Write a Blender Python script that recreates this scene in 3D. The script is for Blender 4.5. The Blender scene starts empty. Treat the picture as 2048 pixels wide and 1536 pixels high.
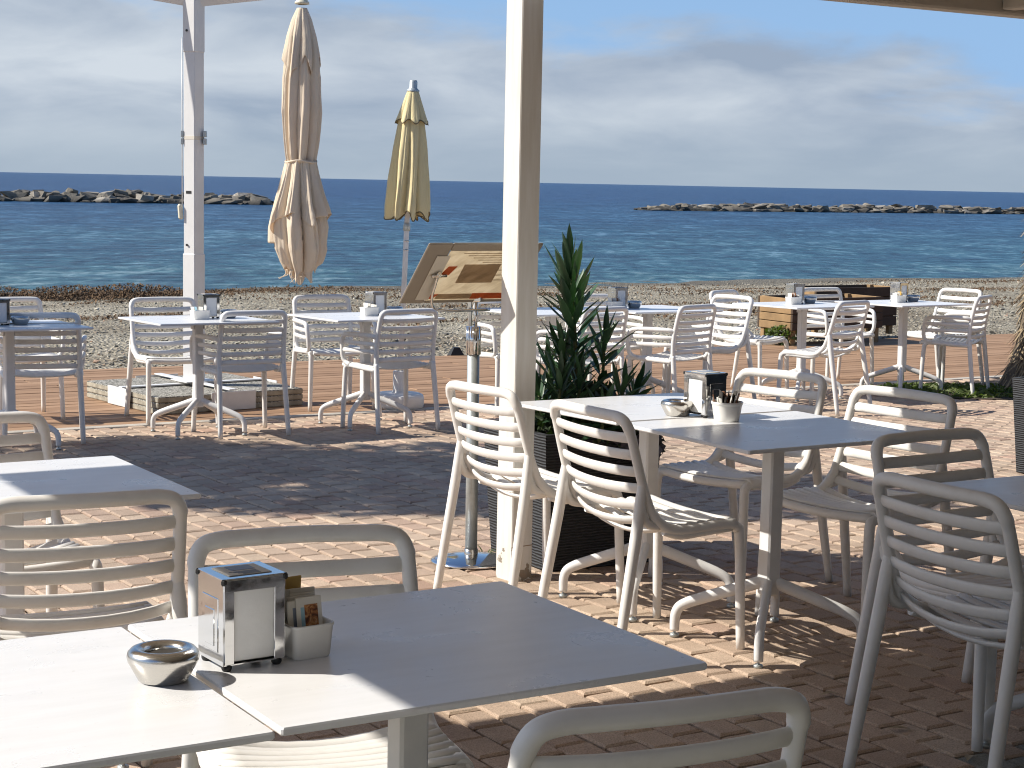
import bpy, bmesh, math, random
import numpy as np
from mathutils import Vector, Matrix, Euler, noise
R = math.radians
rnd = random.Random(7)
S = bpy.context.scene
COL = S.collection

# ------------------------------------------------------------------ camera
CAM_H = 1.57
cam = bpy.data.cameras.new('camera')
cam.lens = 3520 / 2048 * 36.0
cam.sensor_width = 36.0
cam.clip_start = 0.05
cam.clip_end = 200000.0
camo = bpy.data.objects.new('camera', cam)
COL.objects.link(camo)
camo.matrix_world = (Matrix.Translation((0, 0, CAM_H)) @ Matrix.Rotation(R(90 - 6.538), 4, 'X') @ Matrix.Rotation(R(1.147), 4, 'Z'))
S.camera = camo

# ------------------------------------------------------------------ light
SUN_EL, SUN_ROT = 39.0, -92.0          # sun on the left, a hair towards the camera side
world = bpy.data.worlds.new('World')
S.world = world
world.use_nodes = True
wn, wl = world.node_tree.nodes, world.node_tree.links
bg = wn['Background']
bg.inputs[1].default_value = 0.085
sky = wn.new('ShaderNodeTexSky')
sky.sky_type = 'NISHITA'
sky.sun_disc = False
sky.sun_elevation = R(SUN_EL)
sky.sun_rotation = R(SUN_ROT)
sky.air_density = 1.0
sky.dust_density = 0.7
sky.ozone_density = 1.2


def wmath(op, a, b=None, clamp=False):
    m = wn.new('ShaderNodeMath')
    m.operation = op
    m.use_clamp = clamp
    for i, v in enumerate((a, b)):
        if v is None:
            continue
        if isinstance(v, (int, float)):
            m.inputs[i].default_value = v
        else:
            wl.new(v, m.inputs[i])
    return m.outputs[0]


tc = wn.new('ShaderNodeTexCoord')
sep = wn.new('ShaderNodeSeparateXYZ')
wl.new(tc.outputs['Generated'], sep.inputs[0])
dz = wmath('MAXIMUM', sep.outputs[2], 0.0)
den = wmath('ADD', dz, 0.24)
px = wmath('DIVIDE', sep.outputs[0], den)
py = wmath('DIVIDE', sep.outputs[1], den)
comb = wn.new('ShaderNodeCombineXYZ')
wl.new(px, comb.inputs[0])
wl.new(py, comb.inputs[1])
comb.inputs[2].default_value = 3.7


def wnoise(scale, detail, rough, dist, vec):
    n = wn.new('ShaderNodeTexNoise')
    n.inputs['Scale'].default_value = scale
    n.inputs['Detail'].default_value = detail
    n.inputs['Roughness'].default_value = rough
    n.inputs['Distortion'].default_value = dist
    wl.new(vec, n.inputs['Vector'])
    return n.outputs[0]


n1 = wnoise(2.3, 8, 0.56, 0.25, comb.outputs[0])
# a bank of cloud whose top sinks towards the right
top = wmath('SUBTRACT', 0.095, wmath('MULTIPLY', sep.outputs[0], 0.13))
cov = wmath('ADD', wmath('SUBTRACT', n1, 0.5), wmath('MULTIPLY', wmath('SUBTRACT', top, dz), 9.0))
mr = wn.new('ShaderNodeMapRange')
mr.interpolation_type = 'SMOOTHSTEP'
wl.new(cov, mr.inputs[0])
mr.inputs[1].default_value = -0.10
mr.inputs[2].default_value = 0.16
cloudf = wmath('MULTIPLY', mr.outputs[0], 0.92)
n2 = wnoise(2.6, 7, 0.52, 0.3, comb.outputs[0])
n3 = wnoise(0.9, 3, 0.5, 0.0, comb.outputs[0])
lum = wmath('ADD', wmath('MULTIPLY', n2, 0.75), wmath('MULTIPLY', n3, 0.25))
lum = wmath('SUBTRACT', lum, wmath('MULTIPLY', sep.outputs[0], 0.22))
ramp = wn.new('ShaderNodeValToRGB')
wl.new(lum, ramp.inputs[0])
ramp.color_ramp.elements[0].position = 0.36
ramp.color_ramp.elements[0].color = (3.1, 3.75, 4.75, 1)
ramp.color_ramp.elements[1].position = 0.66
ramp.color_ramp.elements[1].color = (6.2, 6.7, 7.2, 1)
# pale air low over the sea
hz = wn.new('ShaderNodeMapRange')
hz.interpolation_type = 'SMOOTHSTEP'
wl.new(dz, hz.inputs[0])
hz.inputs[1].default_value = 0.0
hz.inputs[2].default_value = 0.055
hz.inputs[3].default_value = 0.85
hz.inputs[4].default_value = 0.0
mixc = wn.new('ShaderNodeMix')
mixc.data_type = 'RGBA'
wl.new(cloudf, mixc.inputs[0])
blue = wn.new('ShaderNodeMix')
blue.data_type = 'RGBA'
blue.blend_type = 'MULTIPLY'
blue.inputs[0].default_value = 1.0
wl.new(sky.outputs[0], blue.inputs[6])
blue.inputs[7].default_value = (0.84, 0.97, 1.14, 1)
low = wn.new('ShaderNodeMapRange')      # the clear sky pales and brightens towards the horizon
low.interpolation_type = 'SMOOTHSTEP'
wl.new(dz, low.inputs[0])
low.inputs[1].default_value = 0.0
low.inputs[2].default_value = 0.38
low.inputs[3].default_value = 0.85
low.inputs[4].default_value = 0.0
mixl = wn.new('ShaderNodeMix')
mixl.data_type = 'RGBA'
wl.new(low.outputs[0], mixl.inputs[0])
wl.new(blue.outputs[2], mixl.inputs[6])
mixl.inputs[7].default_value = (2.75, 4.7, 7.9, 1)
wl.new(mixl.outputs[2], mixc.inputs[6])
wl.new(ramp.outputs[0], mixc.inputs[7])
mixh = wn.new('ShaderNodeMix')
mixh.data_type = 'RGBA'
wl.new(hz.outputs[0], mixh.inputs[0])
wl.new(mixc.outputs[2], mixh.inputs[6])
mixh.inputs[7].default_value = (3.5, 4.3, 5.2, 1)
wl.new(mixh.outputs[2], bg.inputs[0])

sun = bpy.data.lights.new('sun', 'SUN')
sun.energy = 5.0
sun.angle = R(0.53)
sun.color = (1.0, 0.94, 0.85)
suno = bpy.data.objects.new('sun', sun)
COL.objects.link(suno)
suno.location = (-20, 0, 30)
suno.rotation_euler = (0, -R(90 - SUN_EL), R(2.0))

S.view_settings.view_transform = 'Standard'
S.view_settings.look = 'None'
S.view_settings.exposure = 0.36
S.view_settings.gamma = 1.0
S.cycles.max_bounces = 8
S.cycles.filter_width = 1.1
S.cycles.caustics_reflective = False
S.cycles.caustics_refractive = False

# ------------------------------------------------------------------ frame of the place
ANG = R(31.5)
E1 = Vector((math.cos(ANG), math.sin(ANG), 0))       # along the shore
NN = Vector((-math.sin(ANG), math.cos(ANG), 0))      # towards the sea
DECK_N0, DECK_N1 = 11.45, 15.0
SLOPE = 0.018


def gz(n):
    return 0.0 if n < 5 else (-SLOPE * (n - 5) if n < DECK_N0 else -SLOPE * (DECK_N0 - 5))


ZDECK = gz(20)
SEA = -0.95


def un(u, n, z=0.0):
    v = E1 * u + NN * n
    return Vector((v.x, v.y, z))


def nof(x, y):
    return x * NN.x + y * NN.y


def uof(x, y):
    return x * E1.x + y * E1.y


def ground_z(x, y):
    return gz(nof(x, y))


def stand(x, y, deg, dz=0.0):
    """matrix of a thing standing on the (slightly sloping) ground, local +y turned to heading deg"""
    n = nof(x, y)
    m = Matrix.Translation((x, y, gz(n) + dz))
    if 5 < n < DECK_N0:
        up = (Vector((0, 0, 1)) + NN * SLOPE).normalized()
        m = m @ Vector((0, 0, 1)).rotation_difference(up).to_matrix().to_4x4()
    return m @ Matrix.Rotation(R(deg - 90), 4, 'Z')


# ------------------------------------------------------------------ materials
class Mat:
    def __init__(s, name):
        s.m = bpy.data.materials.new(name)
        s.m.use_nodes = True
        s.n, s.l = s.m.node_tree.nodes, s.m.node_tree.links
        s.b = s.n['Principled BSDF']

    def set(s, **k):
        for a, v in k.items():
            a = {'color': 'Base Color', 'rough': 'Roughness', 'metal': 'Metallic', 'spec': 'Specular IOR Level', 'ior': 'IOR', 'trans': 'Transmission Weight', 'coat': 'Coat Weight'}.get(a, a)
            if isinstance(v, tuple) and len(v) == 3:
                v = v + (1,)
            if hasattr(v, 'links') or hasattr(v, 'is_linked'):
                s.l.new(v, s.b.inputs[a])
            else:
                s.b.inputs[a].default_value = v
        return s

    def coord(s, kind='Object', scale=(1, 1, 1), rot=(0, 0, 0)):
        if kind == 'Position':
            t = s.n.new('ShaderNodeNewGeometry').outputs['Position']
        else:
            t = s.n.new('ShaderNodeTexCoord').outputs[kind]
        mp = s.n.new('ShaderNodeMapping')
        mp.inputs['Scale'].default_value = scale
        mp.inputs['Rotation'].default_value = rot
        s.l.new(t, mp.inputs[0])
        return mp.outputs[0]

    def noise(s, vec, scale, detail=4, rough=0.55, dist=0.0):
        n = s.n.new('ShaderNodeTexNoise')
        n.inputs['Scale'].default_value = scale
        n.inputs['Detail'].default_value = detail
        n.inputs['Roughness'].default_value = rough
        n.inputs['Distortion'].default_value = dist
        s.l.new(vec, n.inputs['Vector'])
        return n.outputs[0]

    def ramp(s, fac, stops):
        r = s.n.new('ShaderNodeValToRGB')
        s.l.new(fac, r.inputs[0])
        e = r.color_ramp.elements
        while len(e) > 1:
            e.remove(e[-1])
        e[0].position = stops[0][0]
        e[0].color = tuple(stops[0][1]) + (1,)
        for p, c in stops[1:]:
            x = e.new(p)
            x.color = tuple(c) + (1,)
        return r.outputs[0]

    def maprange(s, v, a, b, c, d):
        r = s.n.new('ShaderNodeMapRange')
        s.l.new(v, r.inputs[0])
        for i, q in enumerate((a, b, c, d)):
            r.inputs[i + 1].default_value = q
        return r.outputs[0]

    def mix(s, fac, a, b, mode='MIX'):
        r = s.n.new('ShaderNodeMix')
        r.data_type = 'RGBA'
        r.blend_type = mode
        for i, v in ((0, fac), (6, a), (7, b)):
            if hasattr(v, 'is_linked'):
                s.l.new(v, r.inputs[i])
            else:
                r.inputs[i].default_value = v if i == 0 else tuple(v) + (1,)
        return r.outputs[2]

    def math(s, op, a, b=0.0):
        m = s.n.new('ShaderNodeMath')
        m.operation = op
        for i, v in enumerate((a, b)):
            if hasattr(v, 'is_linked'):
                s.l.new(v, m.inputs[i])
            else:
                m.inputs[i].default_value = v
        return m.outputs[0]

    def attr(s, name):
        a = s.n.new('ShaderNodeAttribute')
        a.attribute_name = name
        return a.outputs['Fac']

    def bump(s, h, strength=0.3, dist=0.01):
        b = s.n.new('ShaderNodeBump')
        b.inputs['Strength'].default_value = strength
        b.inputs['Distance'].default_value = dist
        s.l.new(h, b.inputs['Height'])
        s.l.new(b.outputs[0], s.b.inputs['Normal'])
        return b


def simple(name, color, rough=0.5, metal=0.0, var=0.06, scale=8.0, bump=0.0, bscale=60.0, bdist=0.002):
    m = Mat(name)
    v = m.coord('Object')
    n = m.noise(v, scale, 5)
    c0 = tuple(c * (1 - var) for c in color)
    c1 = tuple(min(1, c * (1 + var)) for c in color)
    m.set(color=m.ramp(n, [(0.3, c0), (0.7, c1)]), rough=rough, metal=metal)
    if bump:
        m.bump(m.noise(v, bscale, 4), bump, bdist)
    return m.m


M = {}
# moulded chair plastic: near-white, faint dirt
m = Mat('chair_plastic')
v = m.coord('Object')
d = m.noise(v, 9, 6, 0.65)
m.set(color=m.ramp(d, [(0.30, (0.72, 0.70, 0.66)), (0.5, (0.79, 0.775, 0.74)), (0.8, (0.81, 0.80, 0.77))]), rough=0.42)
m.bump(m.noise(v, 420, 2), 0.06, 0.0006)
M['plastic'] = m.m
m = Mat('table_laminate')
v = m.coord('Object')
sm = m.noise(m.coord('Object', (1, 7, 1)), 6, 6, 0.6)
spk = m.ramp(m.noise(v, 75, 3, 0.6), [(0.70, (1, 1, 1)), (0.76, (0.78, 0.75, 0.70))])
m.set(color=m.mix(1.0, m.ramp(sm, [(0.3, (0.75, 0.75, 0.745)), (0.65, (0.80, 0.80, 0.80))]), spk, 'MULTIPLY'), rough=m.maprange(m.noise(v, 7, 7, 0.65, 0.6), 0.3, 0.7, 0.25, 0.35), spec=0.55)
M['top'] = m.m
M['white_metal'] = simple('white_painted_metal', (0.74, 0.735, 0.72), 0.4, 0, 0.06, 14)
M['cream_paint'] = simple('cream_paint', (0.70, 0.66, 0.52), 0.5, 0, 0.06)
m = Mat('post_paint')
v = m.coord('Object')
geo = m.n.new('ShaderNodeNewGeometry')
sp = m.n.new('ShaderNodeSeparateXYZ')
m.l.new(geo.outputs['Position'], sp.inputs[0])
wear = m.math('ADD', m.noise(v, 16, 5, 0.6), m.maprange(sp.outputs[2], 0.0, 0.24, 0.20, 0.0))
pk = m.ramp(wear, [(0.735, (0.78, 0.765, 0.72)), (0.745, (0.30, 0.27, 0.22)), (0.86, (0.36, 0.27, 0.2))])
dirt = m.ramp(m.noise(m.coord('Object', (6, 6, 0.7)), 5, 6), [(0.3, (0.86, 0.84, 0.80)), (0.65, (1, 1, 1))])
m.set(color=m.mix(1.0, pk, dirt, 'MULTIPLY'), rough=0.5)
m.bump(wear, 0.25, 0.002)
M['post'] = m.m
M['mast'] = simple('mast_aluminium_paint', (0.70, 0.70, 0.69), 0.42, 0.0, 0.05, 5)
m = Mat('brushed_steel')
v = m.coord('Object', (1, 1, 40))
m.set(color=(0.62, 0.60, 0.56), metal=1.0, rough=m.maprange(m.noise(v, 30, 4), 0.3, 0.7, 0.16, 0.30))
M['steel'] = m.m
m = Mat('mirror_steel')
v = m.coord('Object')
m.set(color=(0.72, 0.72, 0.71), metal=1.0, rough=m.maprange(m.noise(v, 25, 6, 0.65), 0.35, 0.75, 0.04, 0.16))
m.bump(m.noise(v, 22, 2), 0.10, 0.002)
M['mirror'] = m.m
M['galv'] = simple('galvanised_steel', (0.46, 0.50, 0.50), 0.42, 0.55, 0.14, 25)
M['chrome'] = simple('chrome', (0.75, 0.75, 0.75), 0.10, 1.0, 0.04, 10)
M['black'] = simple('black_rubber', (0.015, 0.015, 0.015), 0.6, 0, 0.2)
M['napkin'] = simple('white_napkin', (0.80, 0.80, 0.78), 0.85, 0, 0.03, 20, 0.3, 40, 0.004)
M['ceramic'] = simple('white_ceramic', (0.78, 0.77, 0.73), 0.22, 0, 0.03)
M['hole_shade'] = simple('hole_shade', (0.03, 0.025, 0.02), 0.9)  # near-black colour for the shade inside the ashtray hole
m = Mat('planter_ribbed_grey')
v = m.coord('Object')
w_ = m.n.new('ShaderNodeTexWave')
w_.bands_direction = 'Z'
w_.inputs['Scale'].default_value = 26
w_.inputs['Distortion'].default_value = 3.0
w_.inputs['Detail'].default_value = 3
w_.inputs['Detail Scale'].default_value = 1.2
m.l.new(m.coord('Object', (0.5, 0.5, 1)), w_.inputs['Vector'])
m.set(color=m.ramp(w_.outputs[0], [(0.0, (0.012, 0.013, 0.015)), (1.0, (0.045, 0.048, 0.054))]), rough=0.75)
m.bump(w_.outputs[0], 0.8, 0.006)
M['planter'] = m.m
M['soil'] = simple('soil', (0.07, 0.055, 0.04), 0.95, 0, 0.35, 30, 0.8, 60, 0.02)


def leafmat(name, c0, c1, rough=0.45, tl=0.25):
    m = Mat(name)
    oi = m.n.new('ShaderNodeObjectInfo')
    v = m.coord('Object')
    f = m.math('ADD', m.math('MULTIPLY', oi.outputs['Random'], 0.5), m.math('MULTIPLY', m.noise(m.coord('Position'), 9, 3), 0.6))
    colr = m.ramp(f, [(0.2, c0), (0.8, c1)])
    m.set(color=colr, rough=rough)
    tr = m.n.new('ShaderNodeBsdfTranslucent')
    m.l.new(m.mix(1.0, colr, (1.1, 1.5, 0.5), 'MULTIPLY'), tr.inputs[0])
    mx = m.n.new('ShaderNodeMixShader')
    mx.inputs[0].default_value = tl
    m.l.new(m.b.outputs[0], mx.inputs[1])
    m.l.new(tr.outputs[0], mx.inputs[2])
    m.l.new(mx.outputs[0], m.n['Material Output'].inputs[0])
    return m.m


M['leaf'] = leafmat('glossy_leaf', (0.022, 0.058, 0.034), (0.06, 0.125, 0.06), 0.38, 0.15)
M['leaf_dark'] = leafmat('dark_foliage', (0.014, 0.03, 0.012), (0.05, 0.075, 0.03), 0.6, 0.15)
M['petal_dark'] = leafmat('dark_petal', (0.03, 0.02, 0.035), (0.10, 0.09, 0.12), 0.6, 0.2)
M['weed'] = leafmat('weed', (0.05, 0.09, 0.02), (0.19, 0.22, 0.07), 0.6, 0.3)
M['tree_leaf'] = leafmat('tree_leaf', (0.04, 0.07, 0.02), (0.09, 0.12, 0.04), 0.5, 0.15)
M['dry_leaf'] = simple('dry_leaf', (0.42, 0.34, 0.22), 0.8, 0, 0.3)
M['stem'] = simple('green_stem', (0.10, 0.12, 0.05), 0.7, 0, 0.3)
M['bark'] = simple('bark', (0.16, 0.12, 0.09), 0.9, 0, 0.3, 12, 0.8, 20, 0.03)
M['palm_fibre'] = simple('palm_fibre', (0.30, 0.23, 0.14), 0.9, 0, 0.45, 9, 0.6, 60, 0.01)
M['palm_dark'] = simple('palm_dark', (0.13, 0.10, 0.07), 0.9, 0, 0.4, 9, 0.6, 60, 0.01)


def cloth(name, base, inner, tl=0.3):
    m = Mat(name)
    v = m.coord('Object')
    c = m.ramp(m.noise(m.coord('Object', (1, 1, 0.35)), 5, 6, 0.6), [(0.28, tuple(x * 0.88 for x in base)), (0.6, base), (0.85, tuple(min(1, x * 1.05) for x in base))])
    m.set(color=c, rough=0.9, spec=0.15)
    m.bump(m.math('ADD', m.math('MULTIPLY', m.noise(m.coord('Object', (1, 1, 0.22)), 26, 5, 0.6, 0.6), 1.0), m.math('MULTIPLY', m.noise(v, 300, 2), 0.04)), 0.55, 0.012)
    nrm = m.b.inputs['Normal'].links[0].from_socket
    tr = m.n.new('ShaderNodeBsdfTranslucent')
    tr.inputs[0].default_value = inner + (1,)
    m.l.new(nrm, tr.inputs[1])
    mx = m.n.new('ShaderNodeMixShader')
    mx.inputs[0].default_value = tl
    m.l.new(m.b.outputs[0], mx.inputs[1])
    m.l.new(tr.outputs[0], mx.inputs[2])
    m.l.new(mx.outputs[0], m.n['Material Output'].inputs[0])
    return m.m


M['cream_cloth'] = cloth('cream_parasol_cloth', (0.90, 0.80, 0.64), (0.90, 0.64, 0.36), 0.28)
M['yellow_cloth'] = cloth('straw_parasol_cloth', (0.90, 0.79, 0.47), (0.88, 0.68, 0.26), 0.24)
M['trim'] = simple('dark_hem_trim', (0.14, 0.11, 0.06), 0.85)

# ground materials
m = Mat('paver')
v = m.coord('Position')
rn = m.attr('rnd')
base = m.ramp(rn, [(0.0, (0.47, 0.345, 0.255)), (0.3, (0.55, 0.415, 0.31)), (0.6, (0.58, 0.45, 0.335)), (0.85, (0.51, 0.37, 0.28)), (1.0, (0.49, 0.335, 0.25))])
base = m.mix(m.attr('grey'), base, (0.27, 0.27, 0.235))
sp_ = m.ramp(m.noise(v, 210, 3, 0.7), [(0.32, (0.62, 0.6, 0.58)), (0.52, (1, 1, 1)), (0.72, (1.28, 1.26, 1.22))])
dirt = m.ramp(m.noise(v, 1.7, 6, 0.62), [(0.32, (0.72, 0.71, 0.70)), (0.6, (1, 1, 1))])
c = m.mix(1.0, base, sp_, 'MULTIPLY')
c = m.mix(1.0, c, dirt, 'MULTIPLY')
m.set(color=c, rough=0.88, spec=0.3)
m.bump(m.noise(v, 170, 4, 0.7), 0.55, 0.003)
M['paver'] = m.m
M['joint'] = simple('joint_sand', (0.085, 0.068, 0.055), 0.95, 0, 0.3, 30, 0.5, 200, 0.004)
m = Mat('deck_board')
v = m.coord('Position', (1, 1, 1), (0, 0, -ANG))
oi = m.n.new('ShaderNodeObjectInfo')
g = m.noise(m.coord('Position', (0.6, 22, 1), (0, 0, -ANG)), 2.2, 6, 0.65)
c = m.ramp(m.math('ADD', m.math('MULTIPLY', g, 0.7), m.math('MULTIPLY', oi.outputs['Random'], 0.35)), [(0.25, (0.24, 0.138, 0.074)), (0.5, (0.33, 0.195, 0.108)), (0.8, (0.41, 0.255, 0.152))])
m.set(color=c, rough=0.8)
m.bump(g, 0.3, 0.003)
M['deck'] = m.m
M['kerb'] = simple('concrete_kerb', (0.46, 0.42, 0.36), 0.9, 0, 0.18, 6, 0.4, 90, 0.004)
m = Mat('pebble_beach')
v = m.coord('Position')
vo = m.n.new('ShaderNodeTexVoronoi')
vo.inputs['Scale'].default_value = 24
m.l.new(v, vo.inputs['Vector'])
peb = m.ramp(vo.outputs['Color'], [(0.15, (0.13, 0.115, 0.085)), (0.4, (0.30, 0.265, 0.195)), (0.65, (0.42, 0.38, 0.29)), (0.9, (0.62, 0.56, 0.45))])
big = m.ramp(m.noise(v, 0.28, 5, 0.6), [(0.33, (0.62, 0.56, 0.48)), (0.55, (1, 0.99, 0.96))])
wet = m.attr('wet')
c = m.mix(1.0, peb, big, 'MULTIPLY')
c = m.mix(m.math('MULTIPLY', wet, 0.62), c, (0.07, 0.065, 0.055))
m.set(color=c, rough=0.8)
m.bump(vo.outputs['Distance'], 0.9, 0.05)
M['beach'] = m.m
m = Mat('beach_stone')
v = m.coord('Position')
m.set(color=m.ramp(m.attr('rnd'), [(0.0, (0.10, 0.095, 0.085)), (0.35, (0.25, 0.225, 0.175)), (0.7, (0.41, 0.375, 0.295)), (0.93, (0.54, 0.50, 0.41)), (1.0, (0.40, 0.24, 0.15))]), rough=0.8)
M['stone'] = m.m
M['seaweed'] = simple('dry_seaweed', (0.13, 0.08, 0.042), 0.9, 0, 0.6, 3)
m = Mat('breakwater_rock')
v = m.coord('Object')
oi = m.n.new('ShaderNodeObjectInfo')
f = m.math('ADD', m.math('MULTIPLY', oi.outputs['Random'], 0.55), m.math('MULTIPLY', m.noise(m.coord('Position'), 1.4, 6, 0.65), 0.55))
c = m.ramp(f, [(0.2, (0.06, 0.055, 0.048)), (0.45, (0.145, 0.13, 0.105)), (0.72, (0.22, 0.195, 0.155)), (0.97, (0.42, 0.39, 0.34))])
geo = m.n.new('ShaderNodeNewGeometry')
sp = m.n.new('ShaderNodeSeparateXYZ')
m.l.new(geo.outputs['Position'], sp.inputs[0])
wetl = m.maprange(sp.outputs[2], SEA + 0.05, SEA + 0.35, 1.0, 0.0)
c = m.mix(wetl, c, (0.035, 0.033, 0.028))
m.set(color=c, rough=0.85)
m.bump(m.noise(m.coord('Position'), 3.0, 6, 0.7), 0.6, 0.12)
M['rock'] = m.m
m = Mat('sea_water')
v = m.coord('Position', (1, 1, 1), (0, 0, -ANG))
geo = m.n.new('ShaderNodeNewGeometry')
dt = m.n.new('ShaderNodeVectorMath')
dt.operation = 'DOT_PRODUCT'
m.l.new(geo.outputs['Position'], dt.inputs[0])
dt.inputs[1].default_value = tuple(NN)
nsea = dt.outputs['Value']
depth = m.maprange(nsea, 37.0, 240.0, 0.0, 1.0)
patch = m.noise(m.coord('Position', (0.012, 0.05, 1), (0, 0, -ANG)), 1.0, 5, 0.6)
depth = m.math('ADD', depth, m.math('MULTIPLY', m.math('SUBTRACT', patch, 0.5), 0.30))
c = m.ramp(depth, [(0.0, (0.042, 0.112, 0.140)), (0.06, (0.026, 0.092, 0.138)), (0.3, (0.013, 0.060, 0.125)), (1.0, (0.009, 0.042, 0.115))])
# wind ripple: bright glints and dark troughs painted into the water colour
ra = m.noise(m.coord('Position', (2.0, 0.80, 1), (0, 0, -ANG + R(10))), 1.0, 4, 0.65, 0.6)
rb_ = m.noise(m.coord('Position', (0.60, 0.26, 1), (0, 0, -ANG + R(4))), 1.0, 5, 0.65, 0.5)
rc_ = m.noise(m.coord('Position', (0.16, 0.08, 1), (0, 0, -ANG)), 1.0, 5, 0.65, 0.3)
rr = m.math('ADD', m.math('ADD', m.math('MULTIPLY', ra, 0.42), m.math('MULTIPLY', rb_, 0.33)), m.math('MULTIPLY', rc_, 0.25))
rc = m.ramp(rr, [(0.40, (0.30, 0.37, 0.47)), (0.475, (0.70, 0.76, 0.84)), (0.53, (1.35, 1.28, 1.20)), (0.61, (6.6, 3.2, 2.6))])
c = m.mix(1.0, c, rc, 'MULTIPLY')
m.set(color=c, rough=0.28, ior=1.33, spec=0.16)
w1 = m.noise(m.coord('Position', (0.35, 0.95, 1), (0, 0, -ANG + R(8))), 1.0, 7, 0.60, 0.6)
w2 = m.noise(m.coord('Position', (0.08, 0.22, 1), (0, 0, -ANG - R(6))), 1.0, 3, 0.5, 0.4)
hh = m.math('ADD', w1, m.math('MULTIPLY', w2, 0.9))
m.bump(hh, 1.0, 0.62)
M['water'] = m.m
M['plank_shade'] = simple('shaded_plank', (0.075, 0.048, 0.030), 0.85, 0, 0.25, 5, 0.3, 40, 0.004)  # box front planks, their shade painted in as a darker wood tone
M['plank_lit'] = simple('sunlit_plank', (0.30, 0.19, 0.09), 0.85, 0, 0.25, 5, 0.3, 40, 0.004)  # box end planks, sunlight painted in as a lighter wood tone
M['slab'] = None
m = Mat('exposed_aggregate')
v = m.coord('Object')
vo = m.n.new('ShaderNodeTexVoronoi')
vo.inputs['Scale'].default_value = 85
m.l.new(v, vo.inputs['Vector'])
m.set(color=m.ramp(vo.outputs['Color'], [(0.1, (0.06, 0.06, 0.05)), (0.45, (0.22, 0.21, 0.18)), (0.75, (0.42, 0.40, 0.35)), (1.0, (0.6, 0.58, 0.52))]), rough=0.9)
m.bump(vo.outputs['Distance'], 0.5, 0.006)
M['slab'] = m.m
M['slab_side'] = simple('concrete_slab_edge', (0.36, 0.33, 0.26), 0.95, 0, 0.35, 14, 0.6, 60, 0.006)
M['roof'] = simple('roof_underside', (0.58, 0.55, 0.49), 0.7, 0, 0.05)
M['roof_panel'] = simple('roof_panel', (0.66, 0.62, 0.56), 0.8, 0, 0.08)
M['facade'] = simple('facade_render', (0.74, 0.70, 0.62), 0.9, 0, 0.08)
M['glass_dark'] = simple('dark_window_glass', (0.03, 0.035, 0.04), 0.08, 0, 0.1)
M['board'] = simple('menu_board_grey', (0.30, 0.26, 0.21), 0.6, 0, 0.05)
def sheet(name, k0, k1, k2, tl):
    m = Mat(name)
    c = m.ramp(m.noise(m.coord('Object', (1, 5, 1)), 9, 7, 0.7), [(0.3, k0), (0.55, k1), (0.8, k2)])
    m.set(color=c, rough=0.6)
    tr = m.n.new('ShaderNodeBsdfTranslucent')
    m.l.new(c, tr.inputs[0])
    mx = m.n.new('ShaderNodeMixShader')
    mx.inputs[0].default_value = tl
    m.l.new(m.b.outputs[0], mx.inputs[1])
    m.l.new(tr.outputs[0], mx.inputs[2])
    m.l.new(mx.outputs[0], m.n['Material Output'].inputs[0])
    return m.m


M['parchment'] = sheet('parchment_sheet', (0.62, 0.54, 0.41), (0.78, 0.70, 0.56), (0.84, 0.78, 0.66), 0.62)
M['parchment_dark'] = sheet('parchment_print', (0.46, 0.36, 0.24), (0.58, 0.47, 0.34), (0.66, 0.55, 0.41), 0.62)
M['orange_sheet'] = sheet('orange_sheet', (0.60, 0.16, 0.05), (0.68, 0.20, 0.06), (0.72, 0.24, 0.08), 0.5)
M['orange'] = simple('orange_print', (0.55, 0.11, 0.03), 0.6)
M['brown_print'] = simple('brown_print', (0.28, 0.20, 0.12), 0.6)
M['pale_print'] = simple('pale_print', (0.62, 0.58, 0.50), 0.6)
M['packet'] = simple('paper_packet', (0.70, 0.68, 0.62), 0.6, 0, 0.05)
M['packet_gold'] = simple('gold_packet', (0.55, 0.36, 0.10), 0.5)
M['packet_brown'] = simple('brown_packet', (0.22, 0.10, 0.05), 0.6)
M['packet_dark'] = simple('dark_print', (0.05, 0.045, 0.04), 0.6)
M['packet_blue'] = simple('blue_print', (0.30, 0.48, 0.58), 0.6)
m = Mat('picture_print')
m.set(color=m.ramp(m.noise(m.coord('Object'), 70, 4, 0.6, 1.0), [(0.30, (0.03, 0.02, 0.015)), (0.45, (0.20, 0.07, 0.03)), (0.56, (0.50, 0.24, 0.09)), (0.70, (0.60, 0.50, 0.38))]), rough=0.4)
M['picture'] = m.m
M['label_grey'] = simple('grey_print', (0.24, 0.28, 0.36), 0.5)


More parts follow.
